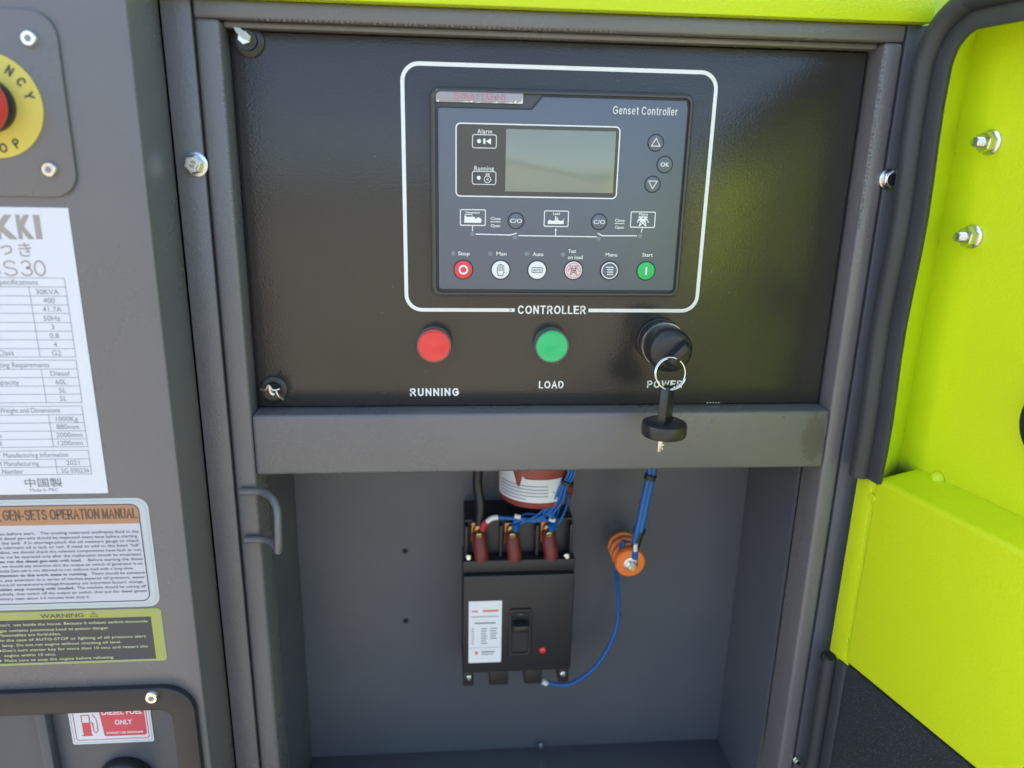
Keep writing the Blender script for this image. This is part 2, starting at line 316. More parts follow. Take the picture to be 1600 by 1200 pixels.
# side panel (stands 64 mm proud)
# two windows are cut in it: fuel recess at the bottom
px0, px1 = -900, -298
FT = -413
sp = MB().prism([(px0, -995), (px0, 420), (px1, 420), (px1, -995), (-319, -995), (-319, FT), (-640, FT), (-640, -995)], -64, -60)
sp.box(px1-4, px1-.3, -60.2, -.5, -995, 420)                 # returned edge
sp.build('side_panel', M['paint'], cab, bevel=1.6, seg=3)
fi = MB().box(-640, -319, -8, -4, -995, FT); fi.box(-640, -319, -60, -8, FT, FT+3); fi.box(-322.5, -319.2, -60, -8, -995, FT-.2)
fi.build('recess_lining', M['paint_shade'], cab)
x_, z_ = at(70, 1150, -20)
MB().box(x_-6, x_+3, -20, -8.3, -995, FT-.2).build('recess_rib', M['paint_shade'], cab, bevel=1.5)
# strip B and jamb C (left)
MB().box(-297.5, -276.2, -1, 4, -995, 136).build('filler_strip', M['paint'], cab, bevel=1.2)
jl = MB().box(-274.8, XL, 0, 40, -995, 123); jl.build('jamb', M['paint'], cab, bevel=3, seg=3)
MB().box(-297.5, -270, 5, 9, -995, 136).build('seam_backing', M['groove'], cab)
# right jamb + outer strip
MB().box(XR, 266.2, 0, 40, -995, 123).build('jamb', M['paint'], cab, bevel=3.2, seg=3)
MB().box(267.6, 300, .5, 40, -995, 136).build('filler_strip', M['paint_shade'], cab, bevel=1)  # takes the shaded copy of the grey to darken the door side
MB().box(262, 280, 6, 45, -995, 134).build('seam_backing', M['groove'], cab)
MB().box(-274.8, 266.2, 0, 60, 123.2, 136).build('top_rail', M['paint'], cab, bevel=2.2, seg=3)
# inner rail step behind the top edge
MB().box(XL, XR, 10, 60, 118.5, 123).build('inner_lip', M['paint'], cab, bevel=1.5)
M['paint_bar'] = M['paint'].copy(); soot(M['paint_bar'], (.238, -.300, .792), (1/.016, 1/.05, 1/.032), (.100, .088, .076), 1.05, 1.32, .8, 260)
MB().box(XL+.3, XR-.3, 0, 42, Z2, Z1).build('crossbar', M['paint_bar'], cab, bevel=3, seg=3)
# weld beads
def bead(x, z0, z1, y, r, n, horizontal=False):
    b = MB()
    for k in range(n):
        t = (k+random.uniform(-.2, .2))/n; q = z0+(z1-z0)*t; rr = r*random.uniform(.5, 1.1)
        c = (x+random.uniform(-.5, .5), y, q) if not horizontal else (q, y, x+random.uniform(-.4, .4))
        b.lathe(c, (0, -1, 0), [(-.6*rr, rr*.7), (0, rr), (.45*rr, rr*.75), (.6*rr, rr*.3)], 8)
    return b
bead(XR+1, -20, 121, .6, 1.3, 42).build('weld_bead', M['paint'], cab)
bead(XL-1, -40, 121, .6, 1.0, 44).build('weld_bead', M['paint'], cab)
bead(123.5, -230, 40, .6, 1.1, 70, True).build('weld_bead', M['paint'], cab)
bead(XR-2.5, -226, -190, .3, .9, 12).build('weld_bead', M['paint'], cab)
# compartment lining
FZ = -672
ln = MB()
MB().box(-257, 247.5, 152, 156, FZ, -60).build('back_wall', M['paint_shade'], cab)
MB().box(-261, -257.2, 40.5, 156, FZ, -185).build('inner_side_wall', M['paint_shade'], cab)
MB().box(247.8, 251, 40.5, 156, FZ, -185).build('inner_side_wall', M['paint_shade'], cab)
MB().box(-261, 251, 0, 156, FZ-4, FZ-.1).build('compartment_floor', M['paint_shade'], cab, bevel=1)
MB().box(-257, 247.6, 42.5, 152, -187, -184).build('compartment_ceiling', M['paint_shade'], cab)
for hx, hy in ((633, 861), (634, 970), (966, 960)):
    x, z = at(hx, hy, 152); MB().lathe((x, 151.9, z), (0, -1, 0), [(0, 3.2), (.12, 3.2)], 18).build('bolt_hole', M['hole'], cab)
# hood: lime lip, unseen roof box raised to shade the door, and body
MB().box(-560, 281, -10, 60, 136.3, 200).build('hood_front_lip', M['lime'], cab, bevel=1.2)
MB().box(283, 330, 30, 60, 60, 230).build('hood_side_return', M['lime'], cab, bevel=1)
MB().box(-900, 900, 10, 900, 200.5, 420).build('hood', M['lime'], cab, bevel=14, seg=3)
MB().box(-900, -310, 0, 900, -995, 200).build('body_shell', M['paint_shade'], cab)
MB().box(302, 900, 42, 900, -995, 200).build('body_shell', M['lime'], cab)
MB().box(-309, 301, 160, 900, -995, 200).build('body_shell', M['paint_shade'], cab)
# hasp rod on the left jamb
def P3(x, y, Y): q = at(x, y, Y); return (q[0], Y, q[1])
hz0, hz1 = at(372, 768, -3)[1], at(374, 843, -3)[1]
hp = [(-270, -3.5, hz0), (-258, -4, hz0), (-250, -6, hz0), (-241, -14, hz0-3), (-236.5, -20, hz0-11), (-236, -24, hz0-24), (-236, -26, hz0-38), (-237, -25, hz0-46)]
hb = MB().tube(hp, 3.3, 12)
hb.tube([(-270, -3.5, hz1), (-256, -4, hz1), (-248, -7, hz1), (-241, -15, hz1-1.5), (-237.2, -24.5, hz0-46)], 3.3, 12)
hb.build('hasp_rod', M['paint'], cab)
# hex bolts on the strips
def hexbolt(x, y, z, parent, r=7.2, h=5.2, mark=True, name='hex_bolt', rot=.2):
    b = MB().lathe((x, y, z), (0, -1, 0), [(0, r*1.28), (1.2, r*1.28), (1.7, r*1.15)], 28)
    b.hexa((x, y-1.6, z), (0, -1, 0), r*1.08, h, rot); b.lathe((x, y-1.6-h, z), (0, -1, 0), [(0, r*.82), (.5, r*.76)], 24)
    o = b.build(name, M['steel'], parent)
    if mark:
        t = MB().text('8.8', x-.3, z+.2, 4.6, y-2.2-h, bold=.02, rot=1.1); t.line([(x+2, z-4), (x+3.6, z-.5)], .6, y-2.2-h); t.build('head_marking', M['grey_ink'], o, smooth=False)
    return o
x, z = at(302, 257, -7); hexbolt(x, -1, z, cab)
x, z = at(1393, 280, -5); hexbolt(x, 0, z, cab, mark=False, r=6.4, rot=.5)
x, z = at(845, 1168, 145); hexbolt(x, 145, FZ+8, cab, mark=False, r=3, h=3)
x, z = at(1245, 1188, -1); hexbolt(x, 0, z, cab, mark=False, r=3.2, h=2.5, name='small_screw')

# ------------------------------------------------------------------ control panel plate
cp = thing('control_panel', 'gloss black steel plate with white border and white RUNNING, LOAD and POWER lettering', 'control panel', (0, 20, -181))
PY = 20
MB().box(XL+3.5, XR-3, PY, PY+4, -181, 117.5).build('plate', M['plate'], cp, bevel=1.2, seg=2)
MB().box(XL+.2, XR-.2, PY+8, PY+20, -183, 118).build('gap_backing', M['groove'], cp)
def border(x0, x1, z0, z1, r, wd, y, gap=None):
    pts = rrpts(x0, x1, z0, z1, r, 8); b = MB()
    if gap is None: return b.line(pts, wd, y, True)
    # open outline starting right of the gap on the bottom side
    i = len(pts)-9
    order = pts[27:]+pts[:27]
    return b.line([(gap[1], z0)]+order+[(gap[0], z0)], wd, y)
border(-126.5, 124.6, -95.2, 98.8, 13, 3.1, PY-.25, (-34.6, 29.3)).build('printed_border', M['white'], cp, smooth=False)
Yl = PY-.25
def word(*a, **k): MB().text(*a, **k).build('lettering', M['white'], cp, smooth=False)
word('CONTROLLER', -2.5, -94.8, 9.5, Yl, wfit=59, hfit=7.4, wt=.17, st=True)
word('RUNNING', -103.6, -168.4, 9.5, Yl, wfit=42.6, hfit=7.2, wt=.19, lsp=1.25, st=True)
word('LOAD', -.7, -162.1, 9.5, Yl, wfit=22, hfit=6.9, wt=.17, st=True)
word('POWER', 102, -162.1, 9.5, Yl, wfit=32, hfit=6.9, wt=.17, st=True)
sc = MB(); xs, zs = at(797, 484.5, PY)
for dx, dz in ((-.6, 1), (.8, .1), (-.2, -.7)): sc.flat([(xs+dx-.8, zs+dz-.4), (xs+dx+.9, zs+dz-.2), (xs+dx+.2, zs+dz+.7)], PY-.3)
sc.build('border_chip', M['plate'], cp, smooth=False)
x, z = at(1114, 629, PY); ch = MB()
for k in range(5): ch.flat([(x-6+k*2.6, z-.3+random.uniform(-.4, .4)), (x-4.4+k*2.6, z-.5), (x-4.8+k*2.6, z+.5+random.uniform(0, .4))], PY-.2)
ch.build('paint_chip', M['white'], cp, smooth=False)
# the wing screws at the left corners
for (sx, sy, nm) in ((385, 62, 'u'), (425, 612, 'l')):
    x, z = at(sx, sy, PY-6)
    o = MB().lathe((x, PY, z), (0, -1, 0), [(0, 12), (1.2, 12), (2.2, 10.5), (2.3, 7.5), (5.5, 7.2)], 30).build('corner_screw', M['black'], cp)
    b = MB().hexa((x-1, PY-5.4, z+1), (0, -1, 0), 5.4, 4, .3)
    b.build('screw_head', M['black'] if nm == 'l' else M['steel'], o)
    if nm == 'l':
        b = MB().tube([(x-8.5, PY-9, z+3), (x-4, PY-11, z+3.4), (x-1, PY-12, z+7.5), (x+2, PY-11.5, z+3.2), (x+7.5, PY-10, z+3.6)], 1.1, 8)
        b.tube([(x-1, PY-11.5, z+6), (x, PY-11.8, z+1), (x+3, PY-11.5, z-1)], 1.8, 8); b.tube([(x+4.5, PY-11, z+2.5), (x+6, PY-11, z-2), (x+9.5, PY-8, z-6.5)], 1.3, 8)
    else:
        b = MB().prism([(x-8, z+8), (x-3, z+7.5), (x+1, z+4), (x+4, z+2), (x+2.5, z-1.5), (x-2, z+.5), (x-6, z+4)], PY-10.5, PY-9.7)
    b.build('cap_highlight', M['capglint'] if nm == 'l' else M['stick'], o, bevel=.2)  # bright highlights on the knob caps, modelled as pale raised pieces

# ------------------------------------------------------------------ genset controller
gc = thing('genset_controller', 'grey electronic genset controller with blank screen and a row of round buttons', 'controller', (0, 20, -82))
FY = 9.6
MB().prism(rrpts(-105.5, 105.5, -82.3, 82.3, 8), 11, PY-.1).build('bezel', M['bezel'], gc, bevel=2.6, seg=3)
rim_o = rrpts(-103.2, 103.2, -80, 80, 6.5); rim_i = rrpts(-101.3, 101.3, -78.2, 78.2, 5)
MB().ring(rim_o, rim_i, 8.2, 12.5).build('bezel_rim', M['bezel'], gc, bevel=.6)
mo = [(-100, -76.6+2), (-98, -76.6), (98.4, -76.6), (100.2, -75), (100.6, 70), (99, 77.2), (-17.5, 77.2), (-26, 67.4), (-98.6, 67.4), (-99.8, 66)]
MB().prism(mo, FY+.3, 12).build('membrane_surround', M['groove'], gc)
mi = [(-98.9, -74.2), (-97.5, -75.6), (97.6, -75.6), (99.2, -74.4), (99.6, 69.5), (98.2, 76.2), (-17, 76.2), (-25.4, 66.4), (-98, 66.4), (-98.9, 65.4)]
MB().prism(mi, FY, 12).build('membrane_face', M['memb'], gc, bevel=.3)
MB().prism(rrpts(-100.6, -32.6, 70.6, 79.8, .6, 2), 8.8, 12).build('brand_plate', M['silver'], gc, bevel=.3)
MB().text('SmartGen', -66.5, 75.6, 8, 8.6, wfit=40, lsp=1.1, hfit=5.6, wt=.13, st=True).build('brand_lettering', M['brandred'], gc, smooth=False)
pe = MB()
for cx, wd_, hh in ((-99, 1.2, 1.6), (-77.5, 3, .7), (-73, 1.3, 1.5), (-68.5, 3.4, .5), (-54, 2.4, .9), (-43, 3.2, .8), (-38.6, 1.2, 2.6), (-35.4, 1.6, 1.5), (-33.6, .6, 5)):
    pe.flat([(cx-wd_, 70.9), (cx+wd_*.8, 70.8), (cx+wd_*.7, 70.8+hh*.6), (cx+wd_*.1, 70.8+hh), (cx-wd_*.3, 70.8+hh*.4), (cx-wd_*.7, 70.8+hh*.5)], 8.55)
pe.build('peeled_film', M['white'], gc, smooth=False)
# display window
MB().prism(rrpts(-84.6, 45.4, .2, 55.1, 3.5), FY-.25, FY+.1).build('display_window', M['memdark'], gc)
MB().line(rrpts(-84.9, 45.6, -.2, 55.3, 3.5, 6), .95, FY-.45, True).build('display_outline', M['white'], gc, smooth=False)
MB().prism(rrpts(-45.5, 42.6, 4.0, 51.9, .4, 2), FY-.5, FY).build('screen', M['lcd'], gc, bevel=.1)
K = FY-.55; W = MB()
def word2(*a, **k): MB().text(*a, **k).build('lettering', M['white'], gc, smooth=False)
def cut(name):
    global W
    W.build(name, M['white'], gc, smooth=False); W = MB()
word2('Alarm', -62.4, 49.6, 4.9, K, wfit=11.6, bold=.005, lsp=1.1)
word2('Running', -62.6, 21.6, 4.9, K, wfit=15.6, bold=.005, lsp=1.1)
for zc in (42.1, 14.2): W.line(rrpts(-72, -53.1, zc-5, zc+5, 1.5, 4), .55, K, True); cut('lamp_outline')
word2('Genset Controller', 65.2, 68, 8.4, K, wfit=52.4, hfit=6.0, wt=.105, st=True)
# horn and engine icons
W.flat([(-63.5, 40.2), (-61.8, 40.2), (-61.8, 44.2), (-63.5, 44.2)], K); W.flat([(-61.4, 42.2), (-57.4, 39.8), (-57.4, 44.6)], K); cut('horn_icon')
cx, cz = -59.8, 13.1
W.line([(cx+2.6*math.cos(a*PI/8), cz+2.6*math.sin(a*PI/8)) for a in range(16)], .5, K, True)
W.line([(cx-1, cz+2.6), (cx-1, cz+4)], .5, K); W.line([(cx+1, cz+2.6), (cx+1, cz+4)], .5, K); W.line([(cx-1.8, cz+4.2), (cx+1.8, cz+4.2)], .5, K); word2('<', cx, cz, 3.6, K, bold=.02)
cut('engine_icon')
# source boxes
def rbox(xa, xb, za, zb): W.line(rrpts(xa, xb, za, zb, .8, 3), .75, K, True); cut('source_box')
rbox(-81.4, -61.2, -23.2, -10.8); rbox(-13.0, 6.8, -23.2, -10.8); rbox(58.9, 79.2, -23.0, -10.6)
word2('Generator', -71.3, -12.9, 2.7, K, wfit=12, bold=.02); word2('Load', -3.1, -12.9, 2.9, K, wfit=5.6, bold=.02); word2('Mains', 69.2, -12.4, 2.9, K, wfit=7.5, bold=.02)
# generator pictogram
gx = -71.3
W.flat([(gx-7, -21.2), (gx+6.6, -21.2), (gx+6.6, -20.6), (gx+7.2, -19), (gx+6.4, -17.4), (gx+4.2, -16.6), (gx+2.4, -17.8), (gx+1.6, -18), (gx+1.6, -16.4), (gx-5.4, -16.4), (gx-5.8, -15.4), (gx-6.8, -15.4)], K)
W.line([(gx-6.8, -14.7), (gx-.6, -14.7), (gx-.6, -16.4)], .5, K)
cut('generator_icon')
# factory
W.flat([(-10, -21.3), (3.2, -21.3), (3.2, -18.8), (1.6, -18.2), (.6, -18.9), (-2, -17.6), (-4, -18.2), (-6.2, -18.8), (-8.6, -17.9), (-10, -19)], K)
W.flat([(-4.2, -18), (-3, -18), (-3.2, -14.8), (-4, -14.8)], K); W.flat([(-2.6, -18), (-1.6, -18), (-1.8, -16), (-2.4, -16)], K); W.flat([(2.6, -19), (3.3, -19), (3.1, -16.4), (2.9, -16.4)], K)
cut('factory_icon')
# pylon
def pylon(B, cx, zt, h, y, wd=.55):
    B.line([(cx-h*.5, zt), (cx+h*.5, zt)], wd, y); B.line([(cx-h*.5, zt), (cx-h*.12, zt-h*.3)], wd, y); B.line([(cx+h*.5, zt), (cx+h*.12, zt-h*.3)], wd, y)
    B.line([(cx-h*.62, zt-h*.62), (cx-h*.5, zt-h*.3), (cx+h*.5, zt-h*.3), (cx+h*.62, zt-h*.62)], wd, y)
    B.line([(cx-h*.12, zt), (cx-h*.38, zt-h)], wd, y); B.line([(cx+h*.12, zt), (cx+h*.38, zt-h)], wd, y)
    B.line([(cx-h*.22, zt-h*.45), (cx+h*.38, zt-h)], wd*.8, y); B.line([(cx+h*.22, zt-h*.45), (cx-h*.38, zt-h)], wd*.8, y); B.line([(cx-h*.2, zt-h*.45), (cx+h*.2, zt-h*.45)], wd, y)
pylon(W, 69.2, -14.6, 7.4, K, .95)
cut('pylon_icon')
# one-line diagram
W.line([(-71.6, -23.6), (-71.6, -28)], .7, K); W.line([(69.0, -23.4), (68.4, -27.4)], .7, K)
W.line([(-69.0, -30.2), (-40.5, -30.6), (-35.2, -29.0)], .85, K); W.line([(-34, -31), (31.2, -31.2)], .85, K); W.line([(31.6, -28.3), (36, -30.3), (65, -30.0)], .85, K)
W.line([(-3.2, -31), (-3.2, -26)], .7, K); W.flat([(-4.3, -26.8), (-2.1, -26.8), (-3.2, -24.4)], K)
cut('line_diagram')
for cx in (-52.9, 49.8):
    word2('Close', cx, -17.6, 3.4, K, wfit=8, bold=.012); word2('Open', cx, -23.2, 3.4, K, wfit=7.6, bold=.012); W.line([(cx-4.1, -20.2), (cx+4, -20.2)], .6, K); cut('divider_line')
for s_, x_, z_, w_ in (('Stop', -78.5, -46, 9.6), ('Man', -47.6, -45.9, 8.4), ('Auto', -17.2, -46, 9.0), ('Test', 11.2, -43.2, 6.6), ('on load', 14, -48.2, 12.4), ('Menu', 44.4, -45.8, 9.8), ('Start', 75.2, -45.6, 8.8)):
    word2(s_, x_, z_, 4.4, K, wfit=w_, bold=.012)
# LEDs
for lx, lz, r in ((-87.1, -46.1, 1.9), (-56.7, -46, 1.9), (-26.5, -46, 1.9), (3.6, -46, 1.9), (-71.7, -30.3, 1.8), (-36.6, -32.4, 1.8), (33, -32.6, 1.8), (67.8, -30.0, 1.8)):
    MB().lathe((lx, FY+.2, lz), (0, -1, 0), [(0, r), (.45, r), (.6, r*.7)], 20).build('status_led', M['led'], gc)
for lz in (42.2, 14.2):
    MB().lathe((-66.8, FY-.2, lz), (0, -1, 0), [(0, 1.6), (.4, 1.6), (.5, 1.2)], 20).build('status_led', M['white'], gc)
# buttons
def keybtn(x, z, m, r=7.3, label=None, h=1.0, grv=True):
    if grv: MB().lathe((x, FY+.2, z), (0, -1, 0), [(0, r+1.0), (.28, r+1.0)], 36).build('button_recess', M['groove'], gc)
    return MB().lathe((x, FY, z), (0, -1, 0), [(0, r), (h*.7, r), (h, r-.7), (h+.05, .01)], 40).build('round_button', m, gc, label=label)
bY = FY-1.2
bs = [(-78.9, -59.3, 'red', 'red stop button'), (-48.1, -59.2, 'white_b', 'white button with a hand'), (-17.6, -59.2, 'white_b', 'white button reading AUTO'), (13.0, -59.1, 'pink', 'pale pink button with a pylon'), (43.5, -59.0, 'memb', 'dark menu button with white lines'), (74.8, -59.1, 'green', 'green start button')]
B_ = [keybtn(x, z, M[m], label=l) for x, z, m, l in bs]
MB().ring([(-78.9+3.9*math.cos(a), -59.3+3.9*math.sin(a)) for a in [k*PI/14 for k in range(28)]], [(-78.9+2.5*math.cos(a), -59.3+2.5*math.sin(a)) for a in [k*PI/14 for k in range(28)]], bY).build('icon', M['white'], B_[0], smooth=False)
h = MB(); hx, hz = -48.1, -59.2
h.line([(hx-2.6, hz+2.4), (hx-2.9, hz-1.6), (hx-1.8, hz-4.8), (hx+1.8, hz-4.8), (hx+2.7, hz-1.6), (hx+2.6, hz+2.4)], .5, bY)
for k, hh in enumerate((2.6, 4, 4.6, 4.2, 3.0)): h.line([(hx-2.6+k*1.3, hz-1), (hx-2.6+k*1.3, hz+hh)], .42, bY)
for k, hh in enumerate((3.4, 4.5, 4.6, 3.6)): h.line([(hx-2.6+k*1.3, hz+hh), (hx-1.3+k*1.3, hz+hh)], .42, bY)
h.build('icon', M['groove'], B_[1], smooth=False)
h = MB().line(rrpts(-22, -13.4, -61.2, -57, .9, 3), .5, bY, True); h.text('AUTO', -17.7, -59.1, 3, bY, wfit=6.6, bold=.02); h.build('icon', M['groove'], B_[2], smooth=False)
h = MB(); pylon(h, 13.0, -55.4, 7.8, bY, .45); h.line([(13+6*math.cos(k*PI/16), -59.1+6*math.sin(k*PI/16)) for k in range(32)], .3, bY, True)
for k in range(3): h.line([(11.2, -57-k*1.7), (14.8, -58-k*1.7)], .35, bY); h.line([(14.8, -57-k*1.7), (11.2, -58-k*1.7)], .35, bY)
h.build('icon', M['mauve'], B_[3], smooth=False)
h = MB().line([(43.5+6.6*math.cos(k*PI/20), -59+6.6*math.sin(k*PI/20)) for k in range(40)], .8, bY, True)
for k in range(4): h.line([(40.4+(1 if k else 0), -56.2-k*2), (46.6, -56.2-k*2)], .8, bY)
h.build('icon', M['white'], B_[4], smooth=False)
MB().line([(74.8, -62.4), (74.8, -55.8)], 1.3, bY).build('icon', M['white'], B_[5], smooth=False)
for x, z, t in ((-36.2, -19.2, 'C/O'), (32.6, -19.1, 'C/O'), (75.4, 44.0, 'u'), (84.1, 27.3, 'OK'), (75.2, 11.6, 'd')):
    o = keybtn(x, z, M['memb'], r=5.9, h=.7)
    q = MB(); y_ = FY-.95
    if t == 'u': q.line([(x-3.5, z-2.5), (x+3.5, z-2.5), (x, z+3.4)], .6, y_, True)
    elif t == 'd': q.line([(x+3.5, z+2.6), (x-3.5, z+2.6), (x, z-3.4)], .6, y_, True)
    else: q.text(t, x, z, 4.6, y_, wfit=(9.6 if t == 'C/O' else 7.2), bold=.012)
    q.build('icon', M['white'], o, smooth=False)

# ------------------------------------------------------------------ indicator lights, key switch, keys
for x, z, m, ms, lab, nm in ((-103.6, -124.4, 'redlens', 'lensred', 'round red indicator lamp above the word RUNNING', 'red'), (-2.6, -124.9, 'greenlens', 'lensgreen', 'round green indicator lamp above the word LOAD', 'green')):
    t = thing('indicator_light', lab, 'indicator light', (x, PY, z), group='indicator lamps on the black plate')
    MB().lathe((x, PY, z), (0, -1, 0), [(0, 15.0), (1.5, 15.0), (2.4, 14.4)], 44).build('base_ring', M['lensring'], t)
    MB().lathe((x, PY-3.3, z), (0, -1, 0), [(0, 14.3), (.8, 14.3), (.9, 13.8), (1.8, 13.8), (1.9, 14.2), (5.2, 14.2), (5.9, 13.8)], 44).build('lens_side', M[ms], t)
    MB().lathe((x, PY-9.0, z), (0, -1, 0), [(0, 13.9), (1.2, 13.8), (1.9, 13.2), (2.2, 11), (2.5, 6), (2.6, .1)], 44).build('lens', M[m], t)
    MB().ring([(x+14.4*math.cos(k*PI/24), z+14.4*math.sin(k*PI/24)) for k in range(48)], [(x+13.7*math.cos(k*PI/24), z+13.7*math.sin(k*PI/24)) for k in range(48)], PY-10.4, PY-8).build('lens_ring', M['lensring'], t)
KX, KZ = 92.8, -121.2
ks = thing('key_switch', 'round black key switch above the word POWER', 'key switch', (KX, PY, KZ))
MB().lathe((KX, PY, KZ), (0, -1, 0), [(0, 20.3), (3, 20.3), (5, 19.6), (5.2, 19.2)], 44).build('base_ring', M['black'], ks)
MB().lathe((KX, PY-5, KZ), (0, -1, 0), [(0, 19), (12, 18.6), (13, 17.6)], 44).build('barrel', M['black'], ks)
MB().lathe((KX, PY-17.4, KZ), (0, -1, 0), [(0, 19.2), (.7, 19.5), (1.4, 19.2)], 44).build('bright_ring', M['steel'], ks)
k1 = thing('ignition_key', 'black round headed key pushed into the key switch', 'key', (KX, PY-20, KZ), group='black ignition keys')
MB().lathe((KX, PY-19.2, KZ), (0, -1, 0), [(0, 18.6), (12, 18.9), (17, 18.9), (21, 18.4), (23.8, 16.4), (25.2, 13), (25.8, 8), (26, .1)], 48).build('head', M['black'], k1)
def wingpts(L, H):  # outline of the grip: along a, out b
    return [(-L, 0), (L, 0), (L*.86, H*.55), (L*.62, H*.9), (L*.3, H), (-L*.3, H), (-L*.62, H*.9), (-L*.86, H*.55)]
wa = Vector((.68, 0, .73)).normalized(); wn = Vector((-wa.z, 0, wa.x)); wb = MB()
prof = [(-13, 0), (13, 0), (12, 6), (9, 10), (-9, 10), (-12, 6)]
c0 = Vector((KX+3.2, PY-44.2, KZ-.5)); vs = []
for sgn in (-3.4, 3.4):
    for a_, b_ in prof: vs.append(c0+wa*a_+wn*sgn+Vector((0, -b_, 0)))
n = len(prof); wb.add(vs, [tuple(range(n)), tuple(range(2*n-1, n-1, -1))]+[((i+1) % n, i, n+i, n+(i+1) % n) for i in range(n)])
wb.build('grip', M['black'], k1, bevel=1.0)
RX, RY, RZ = at(1047, 583, -38)[0], -38, at(1047, 583, -38)[1]
kr = MB(); pth = []
for k in range(37):
    a = math.radians(65+k*9.6); pth.append((RX+12.6*math.cos(a), RY+2.5*math.sin(a*1)-0*k, RZ+12.6*math.sin(a)))
kr.tube(pth, .55, 10, 2)
kr.tube([(p[0]+.3, p[1]-1.3, p[2]-.5) for p in pth[4:30]], .6, 10, 2)
kro = kr.build('key_ring', M['steelring']); tag(kro, 'thin bright wire key ring linking the two black keys', 'key ring')
HX = at(1040, 640, -38)[0]; HY = -38
zt, zd, zb_ = at(1043, 603, HY)[1], at(1040, 668, HY)[1], at(1036, 706, HY)[1]
k2 = thing('ignition_key', 'black round headed key hanging from the key ring below the switch', 'key', (HX, HY, zd), group='black ignition keys')
# cap with the wing above and the blade below
MB().lathe((HX, HY, zd-6), (0, 0, 1), [(0, 18.2), (1.5, 18.8), (8, 18.8), (10.4, 18), (11.6, 15.5), (11.9, 8)], 48).build('head', M['black'], k2)
wz = MB(); zz0, zz1 = zd+5, zt
prof = [(-9, zz0), (9, zz0), (8, zz0+10), (6.5, zz1-4), (4.4, zz1), (-4.4, zz1), (-6.5, zz1-4), (-8, zz0+10)]
wd_ = Vector((.62, .78, 0)); wn2 = Vector((.78, -.62, 0)); vs = []
for sgn in (-3.6, 3.6):
    for a_, z_ in prof: q = wd_*a_+wn2*sgn; vs.append((HX+q.x, HY+q.y, z_))
n = len(prof); wz.add(vs, [tuple(range(n)), tuple(range(2*n-1, n-1, -1))]+[((i+1) % n, i, n+i, n+(i+1) % n) for i in range(n)])
wz.build('grip', M['black'], k2, bevel=1.1)
bl = MB().box(HX-4.2, HX-.4, HY-.8, HY+.8, zb_, zd-5)
for k in range(3): bl.box(HX-.5, HX+.5+.4*(k % 2), HY-.7, HY+.7, zb_+2+k*3.4, zb_+3.8+k*3.4)
bl.build('blade', M['steel'], k2, bevel=.25)

# ------------------------------------------------------------------ emergency stop
EX, EZ, EY = -389.5, 56.5, -66
es = thing('emergency_stop', 'red mushroom emergency stop on a round yellow disc on a dark grey plate', 'emergency stop', (EX, -64, EZ))
MB().prism(rrpts(-437, -342, -1.5, 115, 16, 8), -67, -64.1).build('mounting_plate', M['paint'], es, bevel=1.4, seg=3)
for bx, by in ((45, 60), (77, 265)):
    x, z = at(bx, by, -69)
    o = MB().lathe((x, -67, z), (0, -1, 0), [(0, 5.2), (2.6, 5.1), (3.6, 4.2)], 28).build('socket_screw', M['steelring'], es)
    MB().hexa((x, -70.4, z), (0, -1, 0), 2.4, .3).build('socket', M['grey_ink'], o)
MB().lathe((EX, -67, EZ), (0, -1, 0), [(0, 33.2), (1.2, 33.2), (1.5, 32.6)], 64).build('yellow_disc', M['yellow'], es)
et = MB()
def arc(s, r, a_mid, step, flip=1):
    for i, c in enumerate(s):
        a = math.radians(a_mid-flip*(i-(len(s)-1)/2)*step)
        et.text(c, EX+r*math.cos(a), EZ+r*math.sin(a), 8.6, -68.75, rot=a-PI/2 if flip > 0 else a+PI/2, hfit=6.2, wt=.19, st=True)
arc('EMERGENCY', 26.8, 92, 19.5)
et.build('lettering', M['ink'], es, smooth=False); et = MB()
arc('STOP', 27, -90, 20, -1)
et.build('lettering', M['ink'], es, smooth=False)
MB().lathe((EX, -68.4, EZ), (0, -1, 0), [(0, 17), (4, 17), (5, 14), (12, 13)], 44).build('collar', M['blackm'], es)
MB().lathe((EX, -80, EZ), (0, -1, 0), [(0, 12), (1, 18), (4, 19.6), (9, 19.4), (13, 17), (15.5, 12), (16.5, 6), (16.8, .1)], 48).build('mushroom_button', M['mush'], es)

# ------------------------------------------------------------------ stickers on the side panel
AY = -64
def zA(x, y, Y=AY): return at(x, y, Y)[1]
def xA(x, y, Y=AY): return at(x, y, Y)[0]
ss = thing('specification_sheet', 'white specification sheet with ruled tables and big grey letters, above the orange headed sticker', 'sheet', (-430, AY, -222))
MB().box(-505, -351.2, AY-.45, AY-.08, -221.6, -8.6).build('paper', M['paper'], ss)
I = MB(); J = MB(); yI = AY-.6
def rows(ys, x, off, sc_):  # pixel rows -> z
    return [zA(x, off+y/sc_) for y in ys]
XRt = xA(101, 434.4)
def table(pys, xr_px, div, first_full=True):
    zs = [zA(xr_px, y) for y in pys]
    xr = -362.6
    for z in zs: I.line([(-500, z), (xr, z)], .38, yI)
    I.line([(xr, zs[0]), (xr, zs[-1])], .38, yI); I.line([(div, zs[1]), (div, zs[-1])], .38, yI)
    return zs
D = xA(54, 500)
XRt = xA(110, 496)
def cell(t, px, py, size=5.4, al='c', w=None): I.text(t, xA(px, py), zA(px, py), size, yI, al=al, wfit=w)
